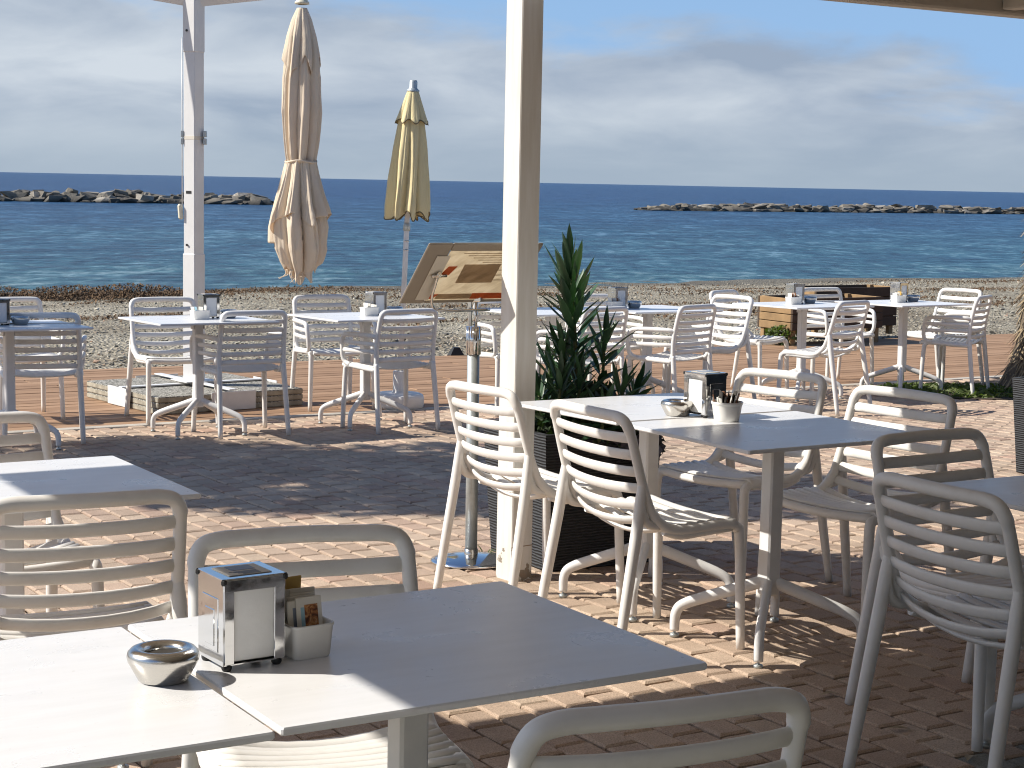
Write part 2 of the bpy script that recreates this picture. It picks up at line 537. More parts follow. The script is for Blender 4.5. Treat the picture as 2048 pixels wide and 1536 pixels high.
# ------------------------------------------------------------------ mesh helpers
class MB:
    def __init__(s):
        s.v, s.f, s.s, s.mi = [], [], [], []

    def add(s, verts, faces, smooth=True, mi=0):
        o = len(s.v)
        s.v += [tuple(p) for p in verts]
        s.f += [tuple(i + o for i in q) for q in faces]
        s.s += [smooth] * len(faces)
        s.mi += [mi] * len(faces)

    def box(s, c, d, rot=None, bev=0.0, mi=0):
        hx, hy, hz_ = d[0] / 2, d[1] / 2, d[2] / 2
        if bev <= 0:
            P = [(-hx, -hy, -hz_), (hx, -hy, -hz_), (hx, hy, -hz_), (-hx, hy, -hz_), (-hx, -hy, hz_), (hx, -hy, hz_), (hx, hy, hz_), (-hx, hy, hz_)]
            F = [(0, 3, 2, 1), (4, 5, 6, 7), (0, 1, 5, 4), (1, 2, 6, 5), (2, 3, 7, 6), (3, 0, 4, 7)]
        else:
            b = min(bev, hx * .9, hy * .9, hz_ * .9)
            P, F = [], []
            ring = lambda x, y, z: [(-x, -y + b, z), (-x + b, -y, z), (x - b, -y, z), (x, -y + b, z), (x, y - b, z), (x - b, y, z), (-x + b, y, z), (-x, y - b, z)]
            P += ring(hx - b * .7, hy - b * .7, -hz_)
            P += ring(hx, hy, -hz_ + b)
            P += ring(hx, hy, hz_ - b)
            P += ring(hx - b * .7, hy - b * .7, hz_)
            for k in range(3):
                for i in range(8):
                    j = (i + 1) % 8
                    F.append((k * 8 + i, k * 8 + j, k * 8 + 8 + j, k * 8 + 8 + i))
            F.append(tuple(reversed(range(8))))
            F.append(tuple(range(24, 32)))
        mt = Matrix.Translation(c) @ (rot if rot is not None else Matrix.Identity(4))
        s.add([mt @ Vector(p) for p in P], F, False, mi)

    def sweep(s, path, rx, ry=None, up=None, seg=10, mi=0, smooth=True, cap=True):
        path = [Vector(p) for p in path]
        n = len(path)
        rx = rx if isinstance(rx, (list, tuple)) else [rx] * n
        ry = rx if ry is None else (ry if isinstance(ry, (list, tuple)) else [ry] * n)
        if len(rx) != n:
            rx = list(np.interp(np.linspace(0, 1, n), np.linspace(0, 1, len(rx)), rx))
        if len(ry) != n:
            ry = list(np.interp(np.linspace(0, 1, n), np.linspace(0, 1, len(ry)), ry))
        V, F = [], []
        prev = None
        for i, p in enumerate(path):
            t = (path[min(i + 1, n - 1)] - path[max(i - 1, 0)]).normalized()
            if up is not None:
                b = t.cross(Vector(up)).normalized()
            elif prev is None:
                a = Vector((0, 0, 1)) if abs(t.z) < .9 else Vector((1, 0, 0))
                b = t.cross(a).normalized()
            else:
                b = (prev - t * prev.dot(t)).normalized()
            prev = b
            w = b.cross(t)
            for k in range(seg):
                a = 2 * math.pi * k / seg
                V.append(p + b * (rx[i] * math.cos(a)) + w * (ry[i] * math.sin(a)))
        for i in range(n - 1):
            for k in range(seg):
                j = (k + 1) % seg
                F.append((i * seg + k, i * seg + j, (i + 1) * seg + j, (i + 1) * seg + k))
        s.add(V, F, smooth, mi)
        if cap:
            o = len(s.v) - len(V)
            s.f += [tuple(o + k for k in reversed(range(seg))), tuple(o + (n - 1) * seg + k for k in range(seg))]
            s.s += [False, False]
            s.mi += [mi, mi]

    def lathe(s, prof, seg=32, c=(0, 0, 0), mi=0, smooth=True):
        V, F = [], []
        n = len(prof)
        for r_, z in prof:
            for k in range(seg):
                a = 2 * math.pi * k / seg
                V.append((c[0] + r_ * math.cos(a), c[1] + r_ * math.sin(a), c[2] + z))
        for i in range(n - 1):
            for k in range(seg):
                j = (k + 1) % seg
                F.append((i * seg + k, i * seg + j, (i + 1) * seg + j, (i + 1) * seg + k))
        s.add(V, F, smooth, mi)

    def mesh(s, name):
        me = bpy.data.meshes.new(name)
        me.from_pydata(s.v, [], s.f)
        me.polygons.foreach_set('use_smooth', s.s)
        if any(s.mi):
            me.polygons.foreach_set('material_index', s.mi)
        me.update()
        return me

    def build(s, name, mat, parent=None):
        me = s.mesh(name)
        for q in (mat if isinstance(mat, (list, tuple)) else [mat]):
            me.materials.append(q)
        o = bpy.data.objects.new(name, me)
        COL.objects.link(o)
        if parent is not None:
            o.parent = parent
        return o


def cr(pts, n=6):
    """Catmull-Rom through the points"""
    P = [Vector(p) for p in pts]
    P = [P[0] * 2 - P[1]] + P + [P[-1] * 2 - P[-2]]
    out = []
    for i in range(1, len(P) - 2):
        a, b, c_, d = P[i - 1], P[i], P[i + 1], P[i + 2]
        for k in range(n):
            t = k / n
            out.append(0.5 * ((2 * b) + (c_ - a) * t + (2 * a - 5 * b + 4 * c_ - d) * t * t + (3 * b - a - 3 * c_ + d) * t ** 3))
    out.append(P[-2])
    return out


def empty(name, mat4, label, cat, group=None):
    o = bpy.data.objects.new(name, None)
    o.empty_display_size = 0.1
    COL.objects.link(o)
    o.matrix_world = mat4
    o['label'] = label
    o['category'] = cat
    if group:
        o['group'] = group
    return o


def tag(o, label, cat, group=None):
    o['label'] = label
    o['category'] = cat
    if group:
        o['group'] = group
    return o


def struct(o):
    o['kind'] = 'structure'
    return o


KIDS = {}


def register(o):
    KIDS[o] = list(o.children)
    for ch in KIDS[o]:
        register(ch)


def copy_tree(o, parent=None):
    c = o.copy()
    COL.objects.link(c)
    c.parent = parent
    for ch in KIDS.get(o, []):
        copy_tree(ch, c)
    return c


def instance(proto, first, mat4, label, group=None):
    o = proto if first else copy_tree(proto)
    o.matrix_world = mat4
    o['label'] = label
    if group:
        o['group'] = group
    return o


# ------------------------------------------------------------------ ground
mb = MB()
pts = []
us = [-40, 60]
for n in (-30, 5, DECK_N0):
    for u in us:
        pts.append(un(u, n, gz(n) - 0.014))
mb.add(pts, [(0, 1, 3, 2), (2, 3, 5, 4)], False)
ter = struct(mb.build('terrace', M['joint']))

# pavers: rows run towards the sea, running bond
PW, PL, GAP = 0.118, 0.152, 0.0075
W2, H2 = 1024.0, 768.0
cm_inv = camo.matrix_world.inverted()


def project(p):
    q = cm_inv @ Vector(p)
    if q.z > -0.05:
        return None
    f = 3520
    return (1024 + q.x / -q.z * f, 768 - q.y / -q.z * f)


def brick_geo(L, W, b=0.007, dep=0.016, rs=None):
    """bevelled paver, top at z=0, slightly wavy outline"""
    x, y = W / 2, L / 2
    j = (lambda: (rs.random() - .5) * 0.004) if rs else (lambda: 0)
    c = [(-x + j(), -y + j()), (x + j(), -y + j()), (x + j(), y + j()), (-x + j(), y + j())]
    V = [(a, d_, -dep) for a, d_ in c] + [(a, d_, -b * .8) for a, d_ in c]
    V += [(a * (1 - b * 1.3 / x), d_ * (1 - b * 1.3 / y), 0) for a, d_ in c]
    F = [(8, 9, 10, 11)]
    for k in range(4):
        q = (k + 1) % 4
        F += [(k, q, q + 4, k + 4), (k + 4, q + 4, q + 8, k + 8)]
    return V, F


bricks = []
u = -9.0
row = 0
while u < 14:
    n = 0.3 + (row % 2) * PL * 0.5 + rnd.uniform(-.012, .012)
    while n < DECK_N0 - 0.16:
        L = PL
        c_ = un(u, n + L / 2)
        bricks.append((u, n + L / 2, L, c_.x, c_.y))
        n += L
    u += PW
    row += 1
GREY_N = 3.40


def bed_inside(x, y):
    poly = [(2.95, 14.42), (3.35, 14.12), (4.1, 14.02), (5.6, 14.3), (6.6, 17.2), (3.6, 15.4)]
    ins = False
    for i in range(len(poly)):
        (x1, y1), (x2, y2) = poly[i], poly[(i + 1) % len(poly)]
        if (y1 > y) != (y2 > y) and x < (x2 - x1) * (y - y1) / (y2 - y1) + x1:
            ins = not ins
    return ins


bricks = [b for b in bricks if not bed_inside(b[3], b[4])]
score = []
for i, b in enumerate(bricks):
    p = project((b[3], b[4], gz(b[1])))
    if p and -10 < p[0] < 2058 and -10 < p[1] < 1546:
        d2 = b[3] ** 2 + b[4] ** 2
        score.append((d2 ** 1.5, i))
score.sort()
near = set(i for _, i in score[:300])
variants = []
rs = random.Random(3)
for k in range(24):
    V, F = brick_geo(PL - GAP, PW - GAP, rs=rs)
    me = bpy.data.meshes.new('brick')
    me.from_pydata(V, [], F)
    me.materials.append(M['paver'])
    a = me.attributes.new('rnd', 'FLOAT', 'POINT')
    a.data.foreach_set('value', [rs.random()] * len(V))
    a = me.attributes.new('grey', 'FLOAT', 'POINT')
    a.data.foreach_set('value', [1.0 if k >= 18 else rs.random() * .12] * len(V))
    variants.append(me)
bv, bf, br, bgz = [], [], [], []
rs = random.Random(5)
for i, (u, n, L, x, y) in enumerate(bricks):
    tx, ty, dzz = rs.uniform(-.016, .016), rs.uniform(-.020, .020), rs.uniform(-.003, .0015)
    mt = stand(x, y, math.degrees(ANG) + 90, dzz) @ Euler((tx, ty, rs.uniform(-.012, .012))).to_matrix().to_4x4()
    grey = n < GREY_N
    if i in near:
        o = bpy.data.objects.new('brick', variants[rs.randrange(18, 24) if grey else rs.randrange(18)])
        COL.objects.link(o)
        o.parent = ter
        o.matrix_world = mt
    else:
        V, F = brick_geo(L - GAP, PW - GAP, rs=rs)
        o_ = len(bv)
        bv += [tuple(mt @ Vector(p)) for p in V]
        bf += [tuple(q + o_ for q in f) for f in F]
        br += [rs.random()] * len(V)
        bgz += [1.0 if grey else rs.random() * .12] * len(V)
me = bpy.data.meshes.new('paving_bricks')
me.from_pydata(bv, [], bf)
me.materials.append(M['paver'])
a = me.attributes.new('rnd', 'FLOAT', 'POINT')
a.data.foreach_set('value', br)
a = me.attributes.new('grey', 'FLOAT', 'POINT')
a.data.foreach_set('value', bgz)
o = bpy.data.objects.new('paving_bricks', me)
COL.objects.link(o)
o.parent = ter
o['kind'] = 'stuff'

# kerb strip and deck
mb = MB()
rotz = Matrix.Rotation(ANG, 4, 'Z')
k0 = un(10, DECK_N0 - 0.06)
mb.box((k0.x, k0.y, ZDECK - 0.055), (60, 0.10, 0.12), rotz, 0.008)
struct(mb.build('kerb', M['kerb']))
mb = MB()
k0 = un(10, (DECK_N0 + DECK_N1) / 2)
mb.box((k0.x, k0.y, ZDECK - 0.10), (60, DECK_N1 - DECK_N0 - .02, 0.12), rotz)
deck = struct(mb.build('deck', M['joint']))
pw = 0.148
plank_me = None
nrow = int((DECK_N1 - DECK_N0) / pw)
for r_ in range(nrow):
    u = -12 + rnd.uniform(0, 3.5)
    while u < 24:
        if plank_me is None:
            q = MB()
            q.box((0, 0, -0.014), (3.99, pw - 0.009, 0.028), None, 0.004)
            plank_me = q.mesh('plank')
            plank_me.materials.append(M['deck'])
        o = bpy.data.objects.new('plank', plank_me)
        COL.objects.link(o)
        o.parent = deck
        c_ = un(u + 2, DECK_N0 + pw * (r_ + .5), ZDECK + rnd.uniform(-.0015, .0015))
        o.matrix_world = Matrix.Translation(c_) @ rotz
        u += 4.0

# beach
def beach_h(u, n):
    t = (n - DECK_N1) / 23.0
    z = ZDECK - 0.03 + (SEA - ZDECK + 0.0) * max(0, t) ** 1.0
    z += 0.10 * (noise.noise((u * .16, n * .33, 1.3))) * min(1, max(0, (n - 15.4) / 2)) * (1 if n < 34 else max(0, (40 - n) / 6))
    z += 0.035 * noise.noise((u * .9, n * .9, 5.1)) * min(1, max(0, (n - 15.2) / 1))
    return z


nu, nnn = 300, 130
bu = np.concatenate([np.linspace(-60, -22, 60)[:-1], np.linspace(-22, 42, 220), np.linspace(42, 110, 60)[1:]])
bn = np.linspace(DECK_N1 - 0.02, 43, nnn)
V, W_ = [], []
for n in bn:
    for u in bu:
        V.append(tuple(un(u, n, beach_h(u, n))))
        W_.append(min(1, max(0, (n - 33.4 + 1.2 * noise.noise((u * .2, 0, 8))) / 1.6)))
nu = len(bu)
F = [(j * nu + i, j * nu + i + 1, (j + 1) * nu + i + 1, (j + 1) * nu + i) for j in range(nnn - 1) for i in range(nu - 1)]
me = bpy.data.meshes.new('beach')
me.from_pydata(V, [], F)
me.polygons.foreach_set('use_smooth', [True] * len(F))
me.materials.append(M['beach'])
a = me.attributes.new('wet', 'FLOAT', 'POINT')
a.data.foreach_set('value', W_)
o = bpy.data.objects.new('beach', me)
COL.objects.link(o)
struct(o)

# land under everything, far to both sides
mb = MB()
mb.add([un(-400, -400, -1.6), un(400, -400, -1.6), un(400, 60, -1.6), un(-400, 60, -1.6)], [(0, 1, 2, 3)], False)
struct(mb.build('ground', M['beach']))

# sea
mb = MB()
B = 60000
mb.add([un(-B, 36.0, SEA), un(B, 36.0, SEA), un(B, B, SEA), un(-B, B, SEA)], [(0, 1, 2, 3)], False)
struct(mb.build('sea', M['water']))


def rock_mesh(seed, name='rock', npts=13, flat=(1, 1, 1)):
    g = random.Random(seed)
    bm = bmesh.new()
    for _ in range(npts):
        p = Vector((g.gauss(0, 1), g.gauss(0, 1), g.gauss(0, 1))).normalized()
        # squared-off boulder
        p = Vector([math.copysign(abs(c) ** 0.6, c) for c in p]) * g.uniform(.75, 1.0)
        bm.verts.new((p.x * flat[0], p.y * flat[1], p.z * flat[2]))
    res = bmesh.ops.convex_hull(bm, input=bm.verts)
    bmesh.ops.delete(bm, geom=[e for e in res['geom_interior'] if isinstance(e, bmesh.types.BMVert)], context='VERTS')
    me = bpy.data.meshes.new(name)
    bm.to_mesh(me)
    bm.free()
    return me


# beach stones, joined
tmpl = []
for k in range(10):
    me = rock_mesh(100 + k, npts=10, flat=(1, .8, .5))
    tmpl.append(([v.co.copy() for v in me.vertices], [tuple(p.vertices) for p in me.polygons]))
    bpy.data.meshes.remove(me)
V, F, A_ = [], [], []
g = random.Random(11)
for k in range(15000):
    n = DECK_N1 + 0.1 + (g.random() ** 1.5) * 20
    yc = n * NN.y
    u = g.uniform(-.42, .42) * (n + 5) + n * .613
    tv, tf = tmpl[g.randrange(10)]
    s_ = g.uniform(.009, .023) * (1.0 if g.random() < .93 else 1.9) * (0.8 + n / 60)
    c_ = un(u, n, beach_h(u, n) + s_ * .2)
    mt = Matrix.Translation(c_) @ Euler((g.uniform(-.3, .3), g.uniform(-.3, .3), g.uniform(0, 6.28))).to_matrix().to_4x4() @ Matrix.Scale(s_, 4)
    o_ = len(V)
    V += [tuple(mt @ p) for p in tv]
    F += [tuple(i + o_ for i in q) for q in tf]
    A_ += [g.random()] * len(tv)
me = bpy.data.meshes.new('beach_stones')
me.from_pydata(V, [], F)
me.materials.append(M['stone'])
a = me.attributes.new('rnd', 'FLOAT', 'POINT')
a.data.foreach_set('value', A_)
o = bpy.data.objects.new('beach_stones', me)
COL.objects.link(o)
o['kind'] = 'stuff'
tag(o, 'grey and beige pebbles strewn over the beach', 'pebbles')

# seaweed left by the waves
def seaweed(name, label, spots, seed):
    g = random.Random(seed)
    mb_ = MB()
    for (u0, n0, su, sn, hh_, cnt) in spots:
        for k in range(cnt):
            u = g.gauss(u0, su)
            n = g.gauss(n0, sn)
            e = math.exp(-((u - u0) / su) ** 2 / 2 - ((n - n0) / sn) ** 2 / 2)
            z = beach_h(u, n) + g.random() * hh_ * e + 0.01
            L = g.uniform(.02, .075)
            w = g.uniform(.006, .018)
            a_ = g.uniform(0, 6.28)
            dx, dy = math.cos(a_), math.sin(a_)
            c_ = un(u, n, z)
            t1 = Vector((dx, dy, g.uniform(-.3, .22))) * L
            sd = Vector((-dy, dx, g.uniform(-.5, .5))) * w
            md = c_ + t1 * .5 + Vector((0, 0, g.uniform(0, .04)))
            mb_.add([c_ - sd, c_ + sd, md + sd, md - sd, c_ + t1 + sd * .4, c_ + t1 - sd * .4], [(0, 1, 2, 3), (3, 2, 4, 5)])
    o = mb_.build(name, M['seaweed'])
    o['kind'] = 'stuff'
    tag(o, label, 'seaweed')


sp_l = [(5.0 + i * 1.3, 33.2 + .2 * math.sin(i), 0.9, .35, .26 if i < 6 else .1, 2600 if i < 6 else 500) for i in range(9)]
seaweed('seaweed_bank', 'dark brown bank of seaweed along the left waterline', sp_l, 21)
g = random.Random(33)
sp_r = [(g.uniform(8, 38), g.choice((21.5, 25, 29, 32.5)) + g.gauss(0, .8), g.uniform(.3, 1.5), .30, .03, 130) for i in range(70)]
seaweed('seaweed_wrack', 'thin scattered brown seaweed across the pebble beach', sp_r, 22)

# breakwaters
rock_me = []
for k in range(22):
    me = rock_mesh(300 + k, npts=14)
    me.materials.append(M['rock'])
    rock_me.append(me)


def breakwater(name, label, u0, u1, n0, n1, count, hgt, seed, size, flat):
    g = random.Random(seed)
    mid = un((u0 + u1) / 2, (n0 + n1) / 2, SEA)
    root = empty(name, Matrix.Translation(mid), label, 'breakwater', 'rock breakwaters in the sea')
    top = lambda t: hgt * min(1, (1 - t) * (u1 - u0) / 3.0 + .35 if u1 < 90 else 1, t * (u1 - u0) / 7.0 + .12 if u0 > 60 else 1) * (.82 + .25 * noise.noise((t * 14, seed, 0)))
    # heap of small stones inside
    q = MB()
    V, F = [], []
    ns = 60
    for i in range(ns + 1):
        t = i / ns
        h_ = top(t)
        for off, zf in ((-2.4, -.5), (-1.1, .45), (0, .62), (1.4, .45), (2.6, -.5)):
            V.append(un(u0 + (u1 - u0) * t - mid.x * 0, n0 + (n1 - n0) * t + off, SEA + h_ * zf - .05) - mid)
    for i in range(ns):
        for k in range(4):
            F.append((i * 5 + k, i * 5 + k + 1, i * 5 + k + 6, i * 5 + k + 5))
    q.add(V, F)
    q.build('core', M['rock'], root)
    for k in range(count):
        t = (k + g.random()) / count
        u = u0 + (u1 - u0) * t
        n = n0 + (n1 - n0) * t
        off = g.choice((-1.9, -1.5, -1.0, -.5, 0, .5)) + g.uniform(-.3, .3)
        prof = max(0, 1 - max(0, -off) / 2.1)
        s_ = size * g.uniform(.6, 1.3)
        z = SEA + top(t) * prof * .9 - s_ * flat * .35 + g.uniform(-.12, .10)
        if g.random() > .96:
            z += .18
        o = bpy.data.objects.new('rock', rock_me[g.randrange(22)])
        COL.objects.link(o)
        o.parent = root
        p = un(u, n + off, z)
        o.matrix_world = Matrix.Translation(p) @ Euler((g.uniform(-.25, .25), g.uniform(-.25, .25), ANG + g.gauss(0, .5))).to_matrix().to_4x4() @ Matrix.Diagonal((s_ * g.uniform(1.0, 1.8), s_ * g.uniform(.7, 1.0), s_ * flat * g.uniform(.8, 1.3), 1))


def un_at(x, y):
    return uof(x, y), nof(x, y)


uL0, nL0 = un_at(-62, 149)
uL1, nL1 = un_at(-23.0, 165.0)
breakwater('breakwater', 'dark boulder breakwater in the sea behind the cantilever parasol mast', uL0, uL1, nL0, nL1, 250, 1.0, 5, .72, .55)
uR0, nR0 = un_at(12.2, 177)
uR1, nR1 = un_at(78, 222)
breakwater('breakwater', 'long pale low boulder breakwater on the right half of the horizon', uR0, uR1, nR0, nR1, 300, 0.78, 6, .80, .38)

# ------------------------------------------------------------------ chairs
def lerp_side(side, z):
    ys = sorted(side, key=lambda p: p[1])
    return float(np.interp(z, [p[1] for p in ys], [p[0] for p in ys]))


def mirror(path):
    return [(-p[0], p[1], p[2]) for p in path]


def slat_obj(root, name, w, y, z, tan, nor, sag, major, minor, mat, seg=8):
    """one slat from side to side: tan = direction of its width, nor = direction it bows to"""
    path = []
    for k in range(9):
        t = -1 + k / 4
        d_ = sag * (1 - abs(t) ** 2.2)
        path.append((t * w, y + nor[0] * d_, z + nor[1] * d_))
    q = MB()
    q.sweep(path, minor, major, up=(0, tan[0], tan[1]), seg=seg)
    return q.build(name, mat, root)


def make_side_chair():
    root = empty('side_chair', Matrix.Identity(4), '-', 'chair')
    P = M['plastic']
    w = .233
    half = [(w, .185, .438), (w, .10, .438), (w, -.02, .432), (w, -.095, .443), (w, -.152, .488), (w - .001, -.186, .56), (w - .003, -.215, .65), (w - .006, -.243, .750), (w - .010, -.255, .784), (w - .026, -.263, .808), (w - .062, -.266, .817), (w - .11, -.270, .818)]
    path = half + [(0, -.279, .819)] + list(reversed(mirror(half)))
    sm = cr(path, 4)
    rad = []
    for p in sm:
        if p.z > .77:
            rad.append(.0185)
        elif p.z > .5:
            rad.append(.0165)
        else:
            rad.append(.0195)
    q = MB()
    q.sweep(sm, rad, seg=10)
    q.build('frame', P, root)
    side = [(p[1], p[2]) for p in half]
    # backrest slats
    for z in (.752, .695, .639, .583, .529):
        y0, y1 = lerp_side(side, z - .02), lerp_side(side, z + .02)
        t = Vector((y1 - y0, .04)).normalized()
        nr = (-t.y, t.x)
        f = (.76 - z) / .23
        slat_obj(root, 'slat', w, lerp_side(side, z), z, t, nr, .020 + .022 * f * f, .0182, .0078, P, 10)
    # scoop and seat slats
    for (y, z, t, sag) in ((-.148, .483, (-.62, .78), .050), (-.098, .448, (-.92, .38), .044)):
        t = Vector(t).normalized()
        slat_obj(root, 'slat', w, y, z, t, (-t.y, t.x), sag, .0180, .0078, P, 10)
    for k in range(6):
        y = -.046 + k * .0425
        slat_obj(root, 'seat_slat', w + .004, y, .4535 - (.004 if k == 0 else 0), (1, 0.0), (0, -1), .030 - .004 * k, .0185, .0075, P)
    q = MB()
    q.sweep(cr([(-w, .186, .434), (-w * .5, .192, .426), (0, .194, .423), (w * .5, .192, .426), (w, .186, .434)], 3), .0165, seg=8)
    for s_ in (1, -1):
        q.sweep(cr([(w * s_, .17, .424), (w * s_, .05, .420), (w * s_, -.04, .416), (w * s_, -.11, .432)], 3), [.014, .016, .016, .012], seg=8)
    q.build('seat_rim', P, root)
    for s_ in (1, -1):
        q = MB()
        pth = [(w, .11, .436), (w, .162, .436), (w + .002, .192, .424), (w + .004, .206, .392), (w + .008, .213, .2), (w + .012, .220, 0)]
        q.sweep([(p[0] * s_, p[1], p[2]) for p in cr(pth, 4)], [.0185, .0195, .019, .0185, .0175, .0155], seg=10)
        q.build('leg', P, root)
        q = MB()
        pth = [(w - .002, -.2, .62), (w, -.205, .55), (w + .004, -.224, .42), (w + .011, -.262, .2), (w + .018, -.296, 0)]
        q.sweep([(p[0] * s_, p[1], p[2]) for p in cr(pth, 4)], [.011, .0185, .0195, .018, .0155], seg=10)
        # web between leg and scoop
        q.sweep([(p[0] * s_, p[1], p[2]) for p in cr([(w, -.205, .56), (w, -.198, .50), (w, -.172, .464), (w, -.125, .45)], 4)], [.014, .016, .015, .012], seg=8)
        q.build('leg', P, root)
    register(root)
    return root


def make_armchair():
    root = empty('armchair', Matrix.Identity(4), '-', 'chair')
    P = M['plastic']
    w = .222
    half = [(w, -.213, .44), (w, -.211, .52), (w - .001, -.218, .60), (w - .004, -.238, .70), (w - .008, -.254, .765), (w - .022, -.260, .793), (w - .06, -.265, .802)]
    path = half + [(0, -.270, .803)] + list(reversed(mirror(half)))
    sm = cr(path, 4)
    q = MB()
    q.sweep(sm, [.0185 if p.z > .76 else .0165 for p in sm], seg=10)
    for s_ in (1, -1):
        q.sweep([(p[0] * s_, p[1], p[2]) for p in cr([(w - .002, -.212, .50), (w - .004, -.200, .45), (w - .014, -.178, .424), (w - .02, -.13, .418)], 4)], [.013, .017, .017, .014], seg=8)
    q.build('frame', P, root)
    side = [(p[1], p[2]) for p in half]
    for z in (.744, .692, .640, .588, .536, .484):
        y0, y1 = lerp_side(side, z - .02), lerp_side(side, z + .02)
        t = Vector((y1 - y0, .04)).normalized()
        slat_obj(root, 'slat', w, lerp_side(side, z), z, t, (-t.y, t.x), .014, .016, .0072, P)
    for k in range(9):
        slat_obj(root, 'seat_slat', w + .012, -.165 + k * .0415, .436 + .001 * k, (1, 0.0), (0, -1), .020, .0185, .0072, P)
    for s_ in (1, -1):
        fl = lambda L: [(p[0] * s_, p[1], p[2]) for p in L]
        q = MB()
        q.sweep(cr(fl([(w, -.21, .416), (w + .012, -.1, .420), (w + .018, .05, .428), (w + .018, .175, .43)]), 4), .017, seg=9)
        q.build('seat_rail', P, root)
        q = MB()
        q.sweep(cr(fl([(w, -.216, .632), (w + .022, -.175, .642), (w + .042, -.05, .644), (w + .048, .075, .640), (w + .048, .125, .628), (w + .047, .146, .592), (w + .040, .156, .50), (w + .030, .140, .452), (w + .02, .09, .432)]), 5), .0165, seg=9)
        arm = q.build('armrest', P, root)
        for z in (.585, .533):
            q = MB()
            q.sweep(cr(fl([(w, -.212, z), (w + .024, -.16, z + .003), (w + .04, -.03, z + .003), (w + .044, .15, z)]), 3), .0075, .0150, up=(0, 0, 1), seg=8)
            q.build('slat', P, arm)
        q = MB()
        q.sweep(cr(fl([(w + .016, .12, .43), (w + .018, .148, .412), (w + .02, .157, .36), (w + .026, .165, .2), (w + .032, .172, 0)]), 4), [.0175, .0185, .018, .017, .0155], seg=9)
        q.build('leg', P, root)
        q = MB()
        q.sweep(cr(fl([(w, -.213, .46), (w + .002, -.22, .38), (w + .008, -.24, .2), (w + .014, -.262, 0)]), 4), [.0165, .0185, .0175, .0155], seg=9)
        q.build('leg', P, root)
    q = MB()
    q.sweep(cr([(-w - .015, .182, .428), (0, .188, .414), (w + .015, .182, .428)], 5), .0155, seg=8)
    q.build('front_rail', P, root)
    register(root)
    return root


side_proto = make_side_chair()
arm_proto = make_armchair()
used = {'s': False, 'a': False}


def chair(kind, x, y, deg, label, group):
    pr = side_proto if kind == 's' else arm_proto
    o = instance(pr, not used[kind], stand(x, y, deg), label, group)
    used[kind] = True
    return o


G1, G2, G3 = 'chairs at the double table by the white post', 'chairs under the roof in the foreground', 'chairs along the wooden deck'
chair('s', .109, 6.609, 34, 'white slatted chair with its back right in front of the thick white post', G1)
chair('s', .484, 5.975, 31, 'white slatted chair between the white post and the double table, nearer one', G1)
chair('s', .910, 6.983, 220, 'white slatted chair at the double table, behind the round bowl of packets', G1)
chair('s', 1.254, 6.317, 220, 'half sunlit white slatted chair at the near right end of the double table', G1)
chair('s', -.355, 3.410, -72, 'white slatted chair directly behind the nearest napkin dispenser', G2)
chair('s', .135, 2.715, 113, 'shaded chair back cut off by the bottom edge of the photo', G2)
chair('s', 1.312, 4.552, 31, 'large shaded chair seen from behind at the right edge', G2)
chair('s', 1.426, 5.145, -58, 'shaded chair facing the camera at the far side of the right edge table', G2)
chair('s', -1.092, 4.266, 114, 'large shaded chair at the left edge, its back to the camera', G2)
chair('s', -1.519, 5.135, -58, 'chair at the left edge behind the shaded table, only its right corner showing', G2)
chair('a', -2.963, 11.024, 107, 'white armchair seen from behind at the far left edge by the deck', G3)
chair('a', -1.789, 11.482, 121, 'white armchair seen from behind in front of the concrete parasol base', G3)
chair('a', -.835, 11.814, 126, 'white armchair seen from behind in front of the yellow parasol base', G3)
chair('s', -2.347, 12.129, -62, 'armless white chair facing the camera left of the cantilever mast', G3)
chair('a', -1.321, 12.954, -62, 'white armchair facing the camera below the hanging cream parasol', G3)
chair('a', -3.394, 12.039, -60, 'chair facing the camera behind the leftmost napkin dispenser', G3)
chair('a', .038, 12.80, -62, 'armchair facing the camera between the menu stand pole and the white post', G3)
chair('a', .73, 13.70, -60, 'armchair on the deck facing the camera just right of the tall plant', G3)
chair('a', .461, 12.265, 135, 'armchair seen from behind, half hidden by the tall green plant', G3)
chair('a', 1.125, 12.695, 139, 'armchair with sunlit armrest seen from behind, just right of the tall plant', G3)
chair('s', 1.50, 13.56, 214, 'brightly sunlit armless chair facing left, right behind the armchair by the plant', G3)
chair('s', 1.96, 14.42, -35, 'shaded armless chair facing right at the left end of the table by the wooden boxes', G3)
chair('s', 2.326, 13.185, 140, 'armless chair seen from behind in front of the dark wooden box', G3)
chair('a', 2.834, 15.282, -60, 'armchair facing the camera in front of the dark wooden box', G3)
chair('s', 3.703, 15.226, 215, 'sunlit armless chair facing left at the rightmost deck table, the far one', G3)
chair('a', 3.640, 14.549, 150, 'sunlit armchair seen from behind nearest to the palm trunk', G3)


